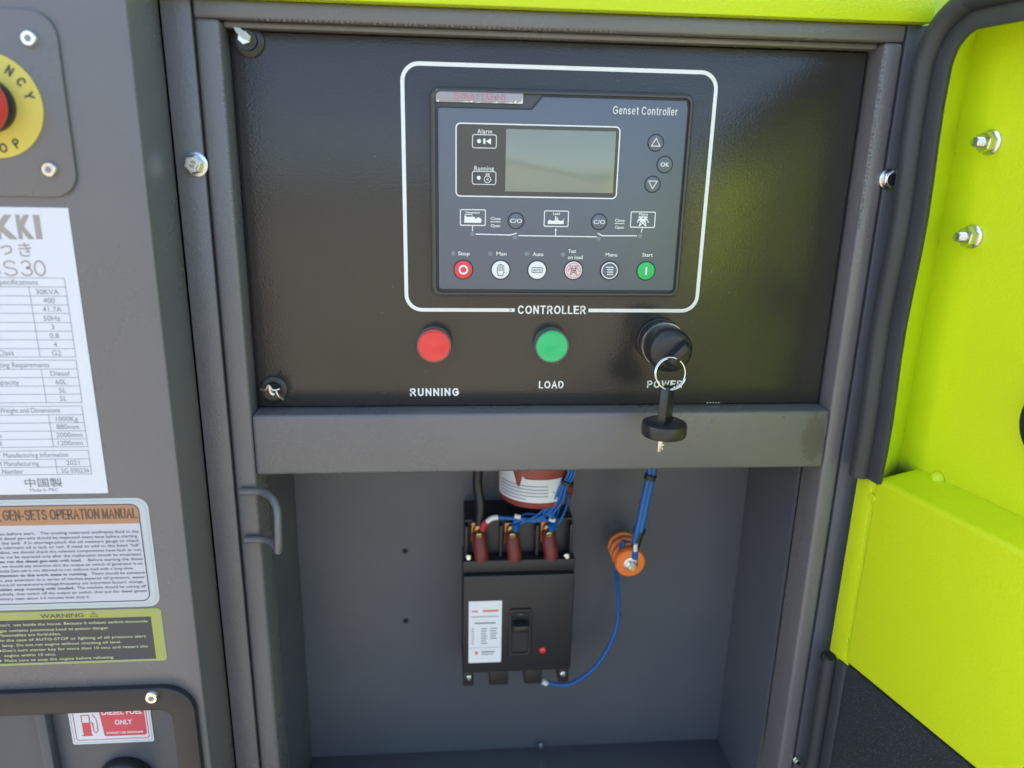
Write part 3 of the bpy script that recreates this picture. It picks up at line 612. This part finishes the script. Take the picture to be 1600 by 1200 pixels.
for pys, xr_, dv in (([434.4, 448.5, 462.5, 476.3, 489.6, 503.8, 517.3, 530.8, 544.4, 557.3], 110, (54, 500)), ([562.4, 576.2, 589.4, 602.6, 615.4, 628.4], 124, (69, 602)), ([634, 647.4, 660, 672.6, 685.2, 697.4], 133, (80, 672)), ([703, 716.4, 728.4, 740], 141, (88.5, 728))):
    zs = [zA(xr_, y) for y in pys]; xr = xA(xr_, (pys[0]+pys[-1])/2); dx = xA(*dv)
    for z in zs: I.line([(-500, z), (xr, z)], .36, yI)
    I.line([(xr, zs[0]), (xr, zs[-1])], .36, yI); I.line([(dx, zs[1]), (dx, zs[-1])], .36, yI)
cell('al Specifications', 59.4, 440.8, al='r', w=33)
for t, x, y in (('30KVA', 74.6, 455.8), ('400', 77, 469.5), ('41.7A', 82, 483), ('50Hz', 81.5, 497), ('3', 83, 510.6), ('0.8', 85.5, 524.2), ('4', 87, 537.7), ('G2', 89, 551.2)): cell(t, x, y)
cell('s Class', 22, 551, al='r'); cell('perating Requirements', 77, 569.6, al='r', w=42)
for t, x, y in (('Diesel', 94, 583), ('60L', 96, 596.4), ('5L', 98.4, 609.4), ('5L', 99.6, 622.4)): cell(t, x, y)
cell('Capacity', 30.4, 596.8, al='r'); cell('Weight and Dimensions', 47, 640.8, w=42.5)
for t, x, y in (('1000Kg', 105, 654), ('880mm', 106.4, 666.4), ('2000mm', 109, 679), ('1200mm', 110.4, 691.6)): cell(t, x, y)
cell('n', 2.5, 680, al='r'); cell('ht', 4.4, 692.4, al='r'); cell('Manufacturing Information', 56.7, 710.4, w=46)
cell('ar of Manufacturing', 61, 723.4, al='r', w=34.5); cell('2021', 114.4, 722.4); cell('rial Number', 37, 736, al='r', w=22); cell('SG 030236', 118, 734.6, w=20)
I.text('中国製', xA(68.5, 753.6), zA(68.5, 753.6), 9, yI, wfit=27, hfit=7.4, bold=.01)
I.text('Made in PRC', xA(69.5, 765), zA(69.5, 765), 3.6, yI, wfit=20.5)
I.build('table_printing', M['grey_ink'], ss, smooth=False)
def fitpx(B, t, x0, x1, y0, y1, bold=0, y=yI):
    xm, ym = (x0+x1)/2, (y0+y1)/2
    B.text(t, xA(xm, ym), zA(xm, ym), 10, y, wfit=xA(x1, ym)-xA(x0, ym), hfit=zA(xm, y0)-zA(xm, y1), bold=bold, st=t in 'S30', wt=.095)
fitpx(J, 'K', -9, 25.5, 335.4, 373.6, .055); fitpx(J, 'K', 27, 52, 335.4, 373.6, .06); fitpx(J, 'I', 54.5, 64.5, 336, 373.6, .06)
fitpx(J, 'っ', 1, 20, 383, 398, .01); fitpx(J, 'き', 29.5, 49.5, 379, 401, .01)
fitpx(J, 'S', 5.5, 28, 406.5, 431.5, .012); fitpx(J, '3', 33, 51.5, 406.5, 431.5, .012); fitpx(J, '0', 53.5, 72, 406.5, 431.5, .012); fitpx(J, 'S', -22, 1, 406.5, 431.5, .012)
J.build('large_lettering', M['foil'], ss, smooth=False)

ms = thing('operation_manual_sticker', 'silver sticker headed GEN-SETS OPERATION MANUAL on an orange band', 'sticker', (-420, AY, -321))
z0, z1 = -321.3, -226.0
MB().prism(rrpts(-520, -323.2, z0, z1, 9, 6), AY-.35, AY-.08).build('backing', M['stick'], ms)
q = MB().line(rrpts(-518, -325.4, z0+2.2, z1-2.2, 8, 6), .45, AY-.45, True); q.build('teal_outline', M['teal'], ms, smooth=False)
ix0, ix1, iz0, iz1 = -515, -330.6, z0+5.6, z1-5.2
MB().prism(rrpts(ix0, ix1, iz0, iz1, 6, 6), AY-.48, AY-.3).build('field', M['stick_in'], ms)
zb0 = zA(120, 819)
op = [p for p in rrpts(ix0+.3, ix1-.3, iz0, iz1-.3, 6, 6) if p[1] > zb0]
MB().flat(op[:]+[(ix0+.3, zb0), (ix1-.3, zb0)], AY-.6).build('orange_band', M['orange_p'], ms, smooth=False)
MB().line(rrpts(ix0, ix1, iz0, iz1, 6, 6), .7, AY-.7, True).build('black_outline', M['navy'], ms, smooth=False)
q = MB(); xa, xb = xA(4.5, 804), xA(214, 801); q.text('GEN-SETS OPERATION MANUAL', (xa+xb)/2, zA(110, 803), 9, AY-.72, wfit=xb-xa, hfit=8.8, wt=.135, lsp=.8, st=True)
q.text('L', xA(-3, 806), zA(0, 806), 9, AY-.72, hfit=8.8, wt=.135, st=True); q.build('heading', M['brown_ink'], ms, smooth=False)
lines = [('en before start.   The cooling waterand antifreeze fluid in the', 0, 217, 0), ('d diesel gen-sets should be inspected every time before starting.', 0, 216, 0), ('the tank  if in shortage,pluck the oil measure gauge to check', 3, 218, 0),
 ('s lubricant oil is lack or not. If need to add to the fuled "full"', 0, 219, 0), ('dline, we should check the relevant compoments have fault or not.', 0, 222, 0), ('ne can be operated only after the malfunction should be eradicated.', 0, 222, 0),
 ('en run the diesel gen-sets with load.', 0, 128, 1), (', we should pay attention that the output air switch of generator is on', 0, 223, 0), ('state.Gen-set is not allowed to run without load with a long time.', 0, 209, 0),
 ('ttention to the work state in running.', 0, 137, 1), ('n, pay attention to a series of hitches,especial oil pressure, water', 0, 227, 0), ("ture,oil temperature,voltage,frequency etc important factors' change.", 0, 225, 0),
 ('idden stop running with loaded.', 0, 117, 1), ('adually, then switch off the output air switch, then put the diesel genset', 0, 230, 0), ('minary state about 3-5 minutes then stop it.', 0, 141, 0)]
q = MB()
for k, (t, a, b, bo) in enumerate(lines):
    yl, yr = 834.5+7.2*k, 829+7.2*k; ym = lambda x: yl+(yr-yl)*x/217
    za = zA(110, ym(110)); xa, xb = xA(a, ym(a)), xA(b, ym(b))
    q.text(t, (xa+xb)/2, za, 3.5, AY-.6, wfit=xb-xa, bold=.022 if bo else .008)
for k, t, a, b in ((6, 'Before starting the diesel', 138, 223), (9, 'There should be someone', 143, 227), (12, 'The machine should be cutting off', 121, 229)):
    yl, yr = 834.5+7.2*k, 829+7.2*k; ym = yl+(yr-yl)*.85
    xa, xb = xA(a, ym), xA(b, ym); q.text(t, (xa+xb)/2, zA(110, (yl+yr)/2), 3.5, AY-.6, wfit=xb-xa, bold=.008)
q.build('instructions', M['navy'], ms, smooth=False)

wsn = thing('warning_sticker', 'yellow and charcoal WARNING sticker below the orange headed sticker', 'sticker', (-420, AY, -372))
MB().prism(rrpts(-520, -323.4, -372.4, -323.2, 3, 4), AY-.35, AY-.08).build('backing', M['yellow_p'], wsn)
MB().line(rrpts(-518, -325.2, -370.6, -325, 2.5, 4), .4, AY-.45, True).build('green_outline', M['teal'], wsn, smooth=False)
xw = xA(240, 995); zt_, zb2 = zA(110, 966.5), zA(110, 1034)
MB().box(-516, xw, AY-.45, AY-.3, zb2, zt_).build('charcoal_field', M['dark_p'], wsn)
q = MB(); xa, xb = xA(63, 963), xA(131, 960); q.text('WARNING', (xa+xb)/2, zA(97, 961.5), 6, AY-.5, wfit=xb-xa, hfit=3.9, bold=.02)
xc, zc = xA(147, 959.6), zA(147, 959.6); q.line([(xc-3, zc-1.9), (xc+3, zc-1.9), (xc, zc+2.3)], .5, AY-.5, True); q.line([(xc, zc-.9), (xc, zc+.9)], .5, AY-.5)
q.build('heading', M['brown_ink'], wsn, smooth=False)
q = MB()
for t, a, b, y in (("Don't  use inside the house. Because it exhaust carbon monoxide", -4, 231, 977), ('gas contains poisonous.Lead to poison danger.', 0, 171, 985.6), ('Flammables are forbidden.', -1, 96, 992.7), ('in the case of AUTO-STOP or lighting of oil pressure alert', 1, 228, 1000.6),
    ('lamp. Do not run engine without checking oil level.', 4.5, 190, 1008.5), ("Don't turn starter key for more than 10 secs and restart the", 4.6, 231, 1016.5), ('engine within 15 secs.', 7, 88, 1024.3), ('Make sure to stop the engine before refueling.', 8, 179, 1032)):
    f = lambda x: y-x*.034
    xa, xb = xA(a, f(a)), xA(b, f(b)); q.text(t, (xa+xb)/2, zA((a+b)/2, f((a+b)/2)), 3.4, AY-.55, wfit=xb-xa, bold=.01, lsp=1.05)
for y in (1016.5, 1032): q.lathe((xA(1, y), AY-.4, zA(1, y)), (0, -1, 0), [(0, .9), (.15, .9)], 10)
q.build('warning_text', M['yellow_t'], wsn, smooth=False)

# ------------------------------------------------------------------ fuel filler recess
fr = thing('fuel_recess_frame', 'black plastic frame with a rounded corner around the fuel filler recess', 'frame', (-460, AY, -700))
po = rrpts(-660, -303.2, -900, -394.8, 26, 10); pi2 = rrpts(-640, -323, -870, -416.2, 10, 10)
MB().ring(po, pi2, -71, -64.1).build('surround', M['black'], fr, bevel=1.6, seg=3)
x, z = at(237, 1090, -73)
o = MB().lathe((x, -71, z), (0, -1, 0), [(0, 5.4), (2.6, 5.3), (3.6, 4.4)], 28).build('socket_screw', M['steelring'], fr); MB().hexa((x, -74.4, z), (0, -1, 0), 2.5, .3).build('socket', M['grey_ink'], o)
LY = -8.3
fs = thing('fuel_sticker', 'red and white DIESEL FUEL ONLY sticker inside the black framed recess', 'sticker', (at(180, 1160, LY)[0], LY, at(180, 1160, LY)[1]))
fx0, fz0 = at(115, 1163, LY); fx1, _ = at(242, 1161, LY); fz1 = fz0+53
def F(a, b): return (fx0+(fx1-fx0)*a, fz0+53*b)
MB().prism(rrpts(fx0, fx1, fz0, fz1, 2, 4), LY-.5, LY-.05).build('backing', M['fuelpale'], fs)
q = MB().line(rrpts(fx0+1.6, fx1-1.6, fz0+1.8, fz1-1.8, 1.6, 4), .5, LY-.6, True); q.build('teal_outline', M['teal'], fs, smooth=False)
q = MB().line(rrpts(fx0+4, fx1-4, fz0+4.6, fz1-4, 1.6, 4), .8, LY-.62, True)
q.flat([F(.40, .17), F(.42, .15), F(.90, .15), F(.925, .18), F(.925, .92), F(.36, .92)], LY-.62)
q.flat([F(.13, .17), F(.26, .17), F(.26, .195), F(.25, .195), F(.25, .45), F(.145, .45), F(.145, .195), F(.13, .195)], LY-.62)
q.line([F(.15, .45), F(.15, .60), F(.245, .60), F(.245, .45)], .9, LY-.62); q.line([F(.25, .45), F(.275, .44), F(.28, .28), F(.30, .23), F(.33, .27), F(.33, .50), F(.31, .56), F(.29, .62)], .8, LY-.62)
q.build('red_printing', M['fuelred'], fs, smooth=False)
q = MB(); tx, tz = F(.655, .50)
q.text('ONLY', tx, at(198, 1127, LY)[1], 8, LY-.8, wfit=at(212, 1127, LY)[0]-at(185, 1127, LY)[0], hfit=5.4, bold=.02)
q.text('DIESEL FUEL', tx, at(198, 1111, LY)[1], 8, LY-.8, wfit=36, hfit=5.6, bold=.02)
q.text('DONOT USE GASOLINE', tx, at(201, 1143, LY)[1], 8, LY-.8, wfit=at(230, 1143, LY)[0]-at(173, 1143, LY)[0], hfit=2.2, bold=.03)
q.build('white_lettering', M['white'], fs, smooth=False)
cx, cz = at(197, 1222, -12)
fc = thing('fuel_filler', 'black round fuel filler neck and screw cap at the bottom of the framed recess', 'fuel filler', (cx, LY, cz))
MB().lathe((cx, LY, cz), (0, -1, 0), [(0, 26), (8, 26), (11, 24), (12.5, 20)], 56).build('neck_flange', M['blackm'], fc)
MB().lathe((cx, LY-12, cz), (0, -1, 0), [(0, 15), (4, 15.6), (26, 15.2), (29, 14), (30, 12), (30.2, .1)], 56).build('screw_cap', M['black'], fc)

# ------------------------------------------------------------------ circuit breaker
cb = thing('circuit_breaker', 'black moulded case circuit breaker with a white rating label', 'circuit breaker', (-17, 150, -520))
bx0, bx1 = -76.5, 41.2
MB().box(bx0+1.5, bx1-1, 104, 151.8, -516, -335).build('base', M['blackm'], cb, bevel=1.5)
MB().box(bx0, bx1, 82, 150, -507.5, -389).build('front_cover', M['blackm'], cb, bevel=2)
MB().box(bx0, bx1, 86, 104, -387.5, -373.5).build('terminal_cover', M['blackm'], cb, bevel=1.4)
MB().box(bx0+.6, bx1-.6, 84.5, 104, -402, -391).build('cover_ridge', M['black'], cb, bevel=1.2)
for a, b in ((0, 12), (29, 50), (68, 88), (106, 117.5)):
    MB().box(bx0+a, bx0+b, 90, 150, -530.5, -507.8).build('foot', M['blackm'], cb, bevel=1.5)
# barriers in the terminal deck
for a in (2, 38, 76, 112): MB().box(bx0+a, bx0+a+3, 92, 104, -372.8, -337).build('phase_barrier', M['blackm'], cb, bevel=.8)
for tx, ty in ((748, 832), (800, 832), (857, 830)):
    x, z = at(tx, ty, 92)
    o = MB().box(x-7.5, x+7.5, 98, 103.5, z-16, z+8).build('terminal', M['copper'], cb, bevel=.8)
    MB().hexa((x, 98, z+2), (0, -1, -.25), 6, 4.2).lathe((x, 94.5, z+1.2), (0, -1, -.25), [(0, 3.4), (9, 3.4), (9.6, 2.8)], 18).build('brass_bolt', M['brass'], o)
    x2, z2 = at(tx+4, ty+30, 88)
    MB().tube([(x+.5, 97, z-4), (x+1, 91, z-12), (x2, 88, z2-3), (x2, 88, z2-8)], 7.6, 16).build('red_sleeve', M['boot'], o)
for sx, sy, Y in ((732, 872, 84), (886, 870, 84), (733, 1060, 88), (880, 1054, 88)):
    x, z = at(sx, sy, Y); MB().lathe((x, Y+2, z), (0, -1, 0), [(0, 3.4), (1.6, 3.2), (2.6, 2)], 18).build('fixing_screw', M['steelring'], cb)
x0, z0 = at(732, 1036, 81.5); x1, z1 = at(784.5, 938.5, 81.5)
lb = MB().box(x0, x1, 81.4, 81.9, z0, z1).build('rating_label', M['white_b'], cb)
q = MB(); lw, lh = x1-x0, z1-z0
def Lp(a, b): return (x0+lw*a, z0+lh*b)
for k in range(7): q.line([Lp(.08, .56-k*.04), Lp(.17, .56-k*.04)], .9, 81.2)
for k in range(7): q.line([Lp(.38, .56-k*.04), Lp(.56-.02*(k % 3), .56-k*.04)], 1.1, 81.2)
for k in range(5): q.line([Lp(.66, .56-k*.04), Lp(.86-.03*(k % 2), .56-k*.04)], 1.1, 81.2)
q.line([Lp(.18, .65), Lp(.82, .65)], 1.6, 81.2); q.line([Lp(.08, .755), Lp(.9, .755)], .9, 81.2); q.line([Lp(.4, .18), Lp(.8, .18)], 1.6, 81.2); q.line([Lp(.4, .14), Lp(.76, .14)], 1, 81.2); q.line([Lp(.05, .25), Lp(.95, .25)], .4, 81.2)
q.build('label_printing', M['grey_ink'], lb, smooth=False)
q = MB(); q.line([Lp(.1, .84), Lp(.28, .84)], 1.9, 81.2); q.line([Lp(.42, .845), Lp(.9, .845)], 2.6, 81.2); q.flat([Lp(.18, .15), Lp(.26, .13), Lp(.3, .18), Lp(.22, .2)], 81.2); q.build('red_label_printing', M['redtext'], lb, smooth=False)['kind'] = 'stuff'
x, z = at(811, 990, 82)
MB().ring(rrpts(x-11, x+13, z-27, z+31, 3, 4), rrpts(x-8, x+10, z-23, z+27, 2, 4), 79.5, 83).build('lever_surround', M['blackm'], cb, bevel=.7)
MB().box(x-8, x+10, 81.5, 84, z-22.8, z+26.8).build('lever_well', M['groove'], cb)
MB().box(x-7, x+9, 68, 82, z+10, z+18).build('lever', M['black'], cb, bevel=2)
q = MB().text('ON', x+1, z+24, 3.5, 81.2).build('lever_marking', M['grey_ink'], cb, smooth=False)
x, z = at(848, 1017, 80); MB().lathe((x, 82, z), (0, -1, 0), [(0, 3.6), (1.8, 3.5), (2.4, 2.6)], 20).build('trip_button', M['redlens'], cb)

# ------------------------------------------------------------------ red brown transformer and wiring
x, z = at(836, 790, 80)
ct = thing('current_transformer', 'red brown resin drum with a torn white label below the grey crossbar', 'transformer', (x, 118, z))
cy = 112; cx = at(836, 790, 112)[0]+.5; zb = at(836, 797, 77)[1]
MB().lathe((cx, cy, zb), (0, 0, 1), [(0, 33), (2, 37), (5, 39), (44, 40), (70, 40)], 56).build('drum', M['resin'], ct)
MB().box(cx-20, cx+16, cy, 151.8, zb-8, zb-.2).build('bracket', M['blackm'], ct, bevel=1)
q = MB(); vs = []; n = 26
for k in range(n+1):
    a = math.radians(-168+k*4.5*.94); rr = 40.4
    zl = zb+10+(.5 if k < 3 else 0); zh = zb+44 if k < 9 else (zb+36 if k == 9 else (zb+26 if k < 12 else (zb+38 if k == 12 else zb+35)))
    vs += [(cx+rr*math.cos(a), cy+rr*math.sin(a), zl), (cx+rr*math.cos(a), cy+rr*math.sin(a), zh-(0 if k > 3 else 0))]
q.add(vs, [(2*k, 2*k+2, 2*k+3, 2*k+1) for k in range(n)]); lab = q.build('torn_label', M['paper'], ct)
q = MB()
for j in range(5):
    vs = []
    for k in range(21):
        a = math.radians(-158+k*3.9); rr = 40.8; zz = zb+13+j*3.6
        vs += [(cx+rr*math.cos(a), cy+rr*math.sin(a), zz), (cx+rr*math.cos(a), cy+rr*math.sin(a), zz+.9)]
    q.add(vs, [(2*k, 2*k+2, 2*k+3, 2*k+1) for k in range(20 if j else 12)])
q.build('label_printing', M['led'], lab)
x, z = at(886, 777, 95); MB().lathe((x, 98, z), (0, -1, 0), [(0, 4), (3, 4), (6, 2.4)], 16).build('side_screw', M['nut_brass'], ct)
def P(x, y, Y): q = at(x, y, Y); return (q[0], Y, q[1])
wb_ = thing('blue_wire_bundle', 'bundle of thin blue wires tied with black ties beside the red brown drum', 'wires', P(880, 760, 78))
for k, (dx, dy) in enumerate(((-5, 0), (-2.4, 3), (0, 0), (2.4, 3), (5, 0), (0, 6), (-3.5, 6))):
    b = MB(); D3 = Vector((dx, dy, 0))
    e = [P(848-6*k, 811+(k % 2)*3, 84+k), P(806-2*k, 812, 88)] if k < 3 else [P(868-k, 802+k, 82), P(862, 818, 88)]
    pts = [P(898+dx*.8, 700, 80), P(893+dx*1.0, 740, 76), P(880+dx*.9, 762, 74), P(872+dx*1.5, 782, 76), P(858+dx*1.6, 800, 80)]
    pts = [(p[0], p[1]+dy*.6, p[2]) for p in pts]+e
    b.tube(pts, 1.5, 8, 5); b.build('wire', M['blue'], wb_)
a_ = Vector(P(886, 754, 76)); MB().lathe(a_, (.35, 0, 1), [(-1.8, 6.6), (1.8, 6.6)], 20).build('cable_tie', M['blackm'], wb_)
for k, pts in enumerate(([P(884, 770, 76), P(874, 792, 84), P(868, 808, 92), P(852, 806, 94), P(822, 803, 96), P(808, 812, 90)], [P(878, 764, 74), P(860, 786, 78), P(838, 806, 84), P(818, 816, 86), P(806, 822, 90)], [P(889, 772, 78), P(884, 795, 88), P(874, 815, 92), P(862, 826, 90)])):
    MB().tube(pts, 1.4, 8, 5).build('wire', M['blue'], wb_)
# jumper across the three terminals
b = MB().tube([P(868, 826, 92), P(866, 814, 90), P(850, 812, 88), P(803, 810, 88), P(776, 808, 88)], 2.1, 10)
b.tube([P(803, 830, 92), P(804, 816, 88), P(815, 811, 88)], 2.1, 10); b.build('jumper_wire', M['blue'], wb_)
MB().tube([P(778, 808, 88), P(768, 810, 88), P(761, 815, 89)], 2.8, 12).build('white_sleeve', M['whitep'], wb_)
MB().tube([P(761, 815, 89), P(756, 820, 90), P(754, 827, 91)], 3.6, 12).build('red_lug_sleeve', M['redins'], wb_)
for px in (806, 862): MB().tube([P(px, 818, 86), P(px, 827, 89)], 3.8, 12).build('blue_lug_sleeve', M['blue'], wb_)
for px, py in ((808, 806), (862, 811)): MB().tube([P(px-4, py, 84), P(px+5, py+2, 84)], 2.4, 10).build('white_sleeve', M['whitep'], wb_)
MB().tube([P(864, 768, 74), P(857, 777, 76)], 2.3, 10).build('white_sleeve', M['whitep'], wb_)
bc = MB().tube([P(752, 690, 112), P(746, 750, 112), P(750, 785, 106), P(750, 812, 100), P(748, 832, 98)], 5.2, 14).build('black_cable', M['blackc'])
tag(bc, 'black cable dropping from behind the crossbar to the left breaker terminal', 'cable')

# ------------------------------------------------------------------ orange insulator and its wires
x, z = at(987, 879, 82)
oi = thing('standoff_insulator', 'orange ribbed standoff insulator on the back wall right of the breaker', 'insulator', (x, 152, z))
z -= 3.5; B0 = 131
prof = [(0, 13), (1, 15.5)]; t = 0
for k in range(3): prof += [(t+2, 16.2), (t+7, 16.4), (t+8.6, 12.6), (t+10.6, 12.4), (t+11.6, 15.6)]; t += 12
prof += [(t+2, 16.6), (t+7, 16.4), (t+8.6, 15), (t+9, 9)]
MB().lathe((x, B0, z), (0, -1, 0), prof, 40).build('ribbed_body', M['orange'], oi)
MB().lathe((x, 152, z), (0, -1, 0), [(0, 9), (6, 9), (6.2, 5), (22, 5)], 20).build('wall_spacer', M['steel'], oi)
ft = B0-(t+9)
MB().lathe((x, ft, z), (0, -1, 0), [(0, 7.6), (1.4, 7.6), (1.6, 7)], 28).build('washer', M['steel'], oi)
MB().hexa((x, ft-1.5, z-1), (0, -1, 0), 6, 4).build('nut', M['steel'], oi); MB().lathe((x, ft-5, z-1), (0, -1, 0), [(0, 3.3), (4, 3.3), (4.6, 2.6)], 18).build('stud', M['nut_brass'], oi)
ew = thing('blue_earth_cable', 'thick blue cable pair hanging from behind the crossbar to the orange insulator', 'cable', P(1010, 790, 84))
for k, dx in enumerate((-3, 3)):
    MB().tube([P(1024+dx, 690, 92), P(1018+dx, 738, 90), P(1010+dx, 775, 86), P(1000+dx*.9, 822, 80), P(993+dx*.6, 850, 74)], 3.3, 12).build('wire', M['blue'], ew)
MB().tube([P(1022, 720, 90), P(1014, 770, 94), P(1004, 815, 86), P(997, 848, 78)], 2.2, 10).build('wire', M['blackc'], ew, label='thin black wire behind the blue pair')
for px, py in ((1016, 745), (999, 829)): MB().lathe(P(px, py, 82 if py > 800 else 89), (.2, 0, 1), [(-2.6, 6.2), (2.6, 6.2)], 20).build('cable_tie', M['blackm'], ew)
MB().tube([P(999, 832, 79), P(992, 856, 73)], 4.6, 12).build('black_sleeve', M['blackc'], ew)
MB().tube([P(993, 850, 67), P(992.5, 861, 67)], 2.2, 12).build('white_sleeve', M['whitep'], ew)
MB().tube([P(992.5, 861, 67), P(992, 872, 68)], 3.4, 12).build('blue_lug_sleeve', M['blue'], ew)
lw_ = MB().tube([P(975, 845, 95), P(962, 880, 105), P(964, 905, 118), P(966, 945, 122), P(962, 985, 118), P(940, 1030, 110), P(915, 1055, 104), P(885, 1070, 98), P(850, 1066, 96)], 2.2, 12)
b = thing('blue_looped_wire', 'single thin blue wire looping from the orange insulator to the foot of the breaker', 'wire', P(940, 1030, 112))
lw_.build('wire', M['blue'], b); MB().tube([P(854, 1068, 96), P(847, 1064, 95)], 3, 12).build('crimp_end', M['whitep'], b)

# ------------------------------------------------------------------ the opened door
TH = math.radians(15)
door = thing('access_door', 'lime green access door swung open with black rubber edging and dark foam', 'door', (278, -10, -1000), rz=-(PI/2-TH))
FO = 36   # inner face lies this far behind the rim
dinv = (Matrix.Translation(door.location) @ Matrix.Rotation(door.rotation_euler.z, 4, 'Z')).inverted()
def dat(px, py, off):
    """photograph point on the door plane lying off mm behind the rim -> (u, z) in door space; z above ground"""
    d = back(px, py)*.001; o = dinv @ (CP*.001); dd = dinv.to_3x3() @ d
    t = (off*.001-o.y)/dd.y; q = o+dd*t; return q.x*1000, q.z*1000
def dbuild(b, name, m, parent=door, **k): return b.build(name, m, parent, local=True, **k)
ZG = 1000
# rim outline (x=u, z) ; pan floor ; slanted wall
zt = ZG+150
rim_out = rrpts(2, 520, ZG-760, zt, (40, 34, 4, 4), 8); rim_in = rrpts(28, 490, ZG-430, zt-24, (34, 26, 2, 2), 8)
flo = rrpts(11, 500, ZG-430, zt-12, (34, 16, 2, 2), 8)
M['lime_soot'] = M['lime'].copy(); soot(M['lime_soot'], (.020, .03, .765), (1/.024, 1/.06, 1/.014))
b = MB(); n = len(rim_in)
b.ring(rim_out[:], rrpts(26.5, 491.5, ZG-431.5, zt-22.5, (34, 27, 2, 2), 8), 0)
vs = [(x, 0, z) for x, z in rim_out]+[(x, 46, z) for x, z in rim_out]
m_ = len(rim_out); b.add(vs, [((i+1) % m_, i, m_+i, m_+(i+1) % m_) for i in range(m_)])
dbuild(b, 'rim', M['lime'])
b = MB().add([(x, 0, z) for x, z in rrpts(26.5, 491.5, ZG-431.5, zt-22.5, (34, 27, 2, 2), 8)]+[(x, FO, z) for x, z in flo], [(i, (i+1) % n, n+(i+1) % n, n+i) for i in range(n)])
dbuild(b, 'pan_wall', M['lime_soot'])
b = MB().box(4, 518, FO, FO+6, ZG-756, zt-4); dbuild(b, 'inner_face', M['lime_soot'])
# box ledge
zL = ZG-233.5; zK = dat(1540, 781, FO)[1]
b = MB(); u0, u1 = 20.5, 500
u0b = dat(1430, 733, FO)[0]
b.add([(22.5, -1.5, zL), (u0b, FO-.3, zK), (u1, FO-.3, zK), (u1, -1.5, zL), (22.5, -1.5, ZG-423), (22.5, FO-.3, ZG-423), (u1, FO-.3, ZG-423), (u1, -1.5, ZG-423)],
      [(0, 1, 2, 3), (0, 3, 7, 4), (4, 7, 6, 5), (0, 4, 5, 1), (3, 2, 6, 7)])
dbuild(b, 'ledge_box', M['lime'], bevel=4.5, seg=5)
dbuild(MB().box(3.5, 21.2, -1.2, 12, ZG-424, ZG-234.5), 'edge_flange', M['lime'], bevel=.8)
for px, py in ((1362, 778), (1320, 1000)):
    u_, z_ = dat(px, py, -2); dbuild(MB().lathe((u_, -1.2, z_), (0, -1, 0), [(0, 4), (.8, 3.8), (1.3, 2.2), (1.0, 1.2)], 20), 'weld_nut', M['lime'])
u_, z_ = dat(1466, 748, FO)
b = MB().lathe((u_, FO-1, z_), (0, -1, 0), [(0, 7), (3, 6), (5.5, 3.5), (6, .1)], 12); dbuild(b, 'weld_blob', M['lime'])
# soot smudge in the corner (left as stained patch)
# foam below the box
dbuild(MB().box(27, 500, -1.2, FO-1, ZG-756, ZG-424.2), 'foam_panel', M['foam'], bevel=1.5)
# rubber edging
gp = []
gz0, gz1, gu = ZG-236, ZG+148, 8.5
for k in range(0, 13): gp.append((gu+1.5*math.sin(k), -6, gz0+(gz1-44-gz0)*k/12))
for k in range(1, 8): a = PI-PI/2*k/8; gp.append((gu+44+44*math.cos(a), -6, gz1-44+44*math.sin(a)))
for k in range(1, 12): gp.append((gu+44+k*34, -6, gz1))
b = MB().tube(gp, 8.8, 14, 3)
dbuild(b, 'gasket_bulb', M['rubber'])
def offs(P_, d):
    out = []
    for i, p in enumerate(P_):
        a = Vector(P_[max(i-1, 0)]); c = Vector(P_[min(i+1, len(P_)-1)]); t = (c-a).normalized(); out.append((p[0]+t.z*d, p[1], p[2]-t.x*d))
    return out
inner = offs(gp, 6); outer = offs(gp, 21.5); vs = []
for p, q in zip(inner, outer): vs += [(p[0], -5.5, p[2]), (q[0], -5.0, q[2]), (q[0], -.4, q[2]), (p[0], -.4, p[2])]
Fq = []
for i in range(len(inner)-1):
    a = 4*i
    for k in range(4): Fq.append((a+k, a+4+k, a+4+(k+1) % 4, a+(k+1) % 4))
Fq += [(0, 1, 2, 3), tuple(len(vs)-1-k for k in range(4))]
dbuild(MB().add(vs, Fq), 'gasket_strip', M['rubber'], bevel=1.2)
b = MB().tube([(8, -5, ZG-427), (8.2, -5, ZG-560), (8, -5, ZG-756)], 7, 14); dbuild(b, 'gasket_bulb', M['rubber'])
dbuild(MB().lathe((6.5, -6, ZG-427), (0, -.5, 1), [(0, 7.2), (.6, 6.6), (.7, 3)], 20), 'gasket_end', M['hole'])
dbuild(MB().box(15, 27.6, -3.5, 1, ZG-756, ZG-425), 'gasket_strip', M['rubber'], bevel=1.2)
# studs
for px, py in ((1530, 222), (1502, 370)):
    u_, z_ = dat(px, py, FO-12)
    o = dbuild(MB().lathe((u_, FO, z_), (0, -1, 0), [(0, 9.4), (1.4, 9.4), (2.2, 8.4)], 30), 'washer', M['steel'])
    n_ = MB().hexa((u_, FO-2.1, z_), (0, -1, 0), 8, 7.4, .35); n_.build('hex_nut', M['steel'], o, local=True)
    p = [(0, 4)]
    for k in range(9): p += [(k*.9+.3, 4), (k*.9+.6, 3.6)]
    s_ = MB().lathe((u_, FO-9, z_), (0, -1, 0), p+[(8.6, 3.2), (8.8, .1)], 20); s_.build('threaded_stud', M['steel'], o, local=True)
u_, z_ = dat(1592, 648, FO-14)
dbuild(MB().lathe((u_+34, FO, z_), (0, -1, 0), [(0, 36), (8, 36), (14, 33), (15, 28), (15.5, .1)], 48), 'latch_housing', M['black'])
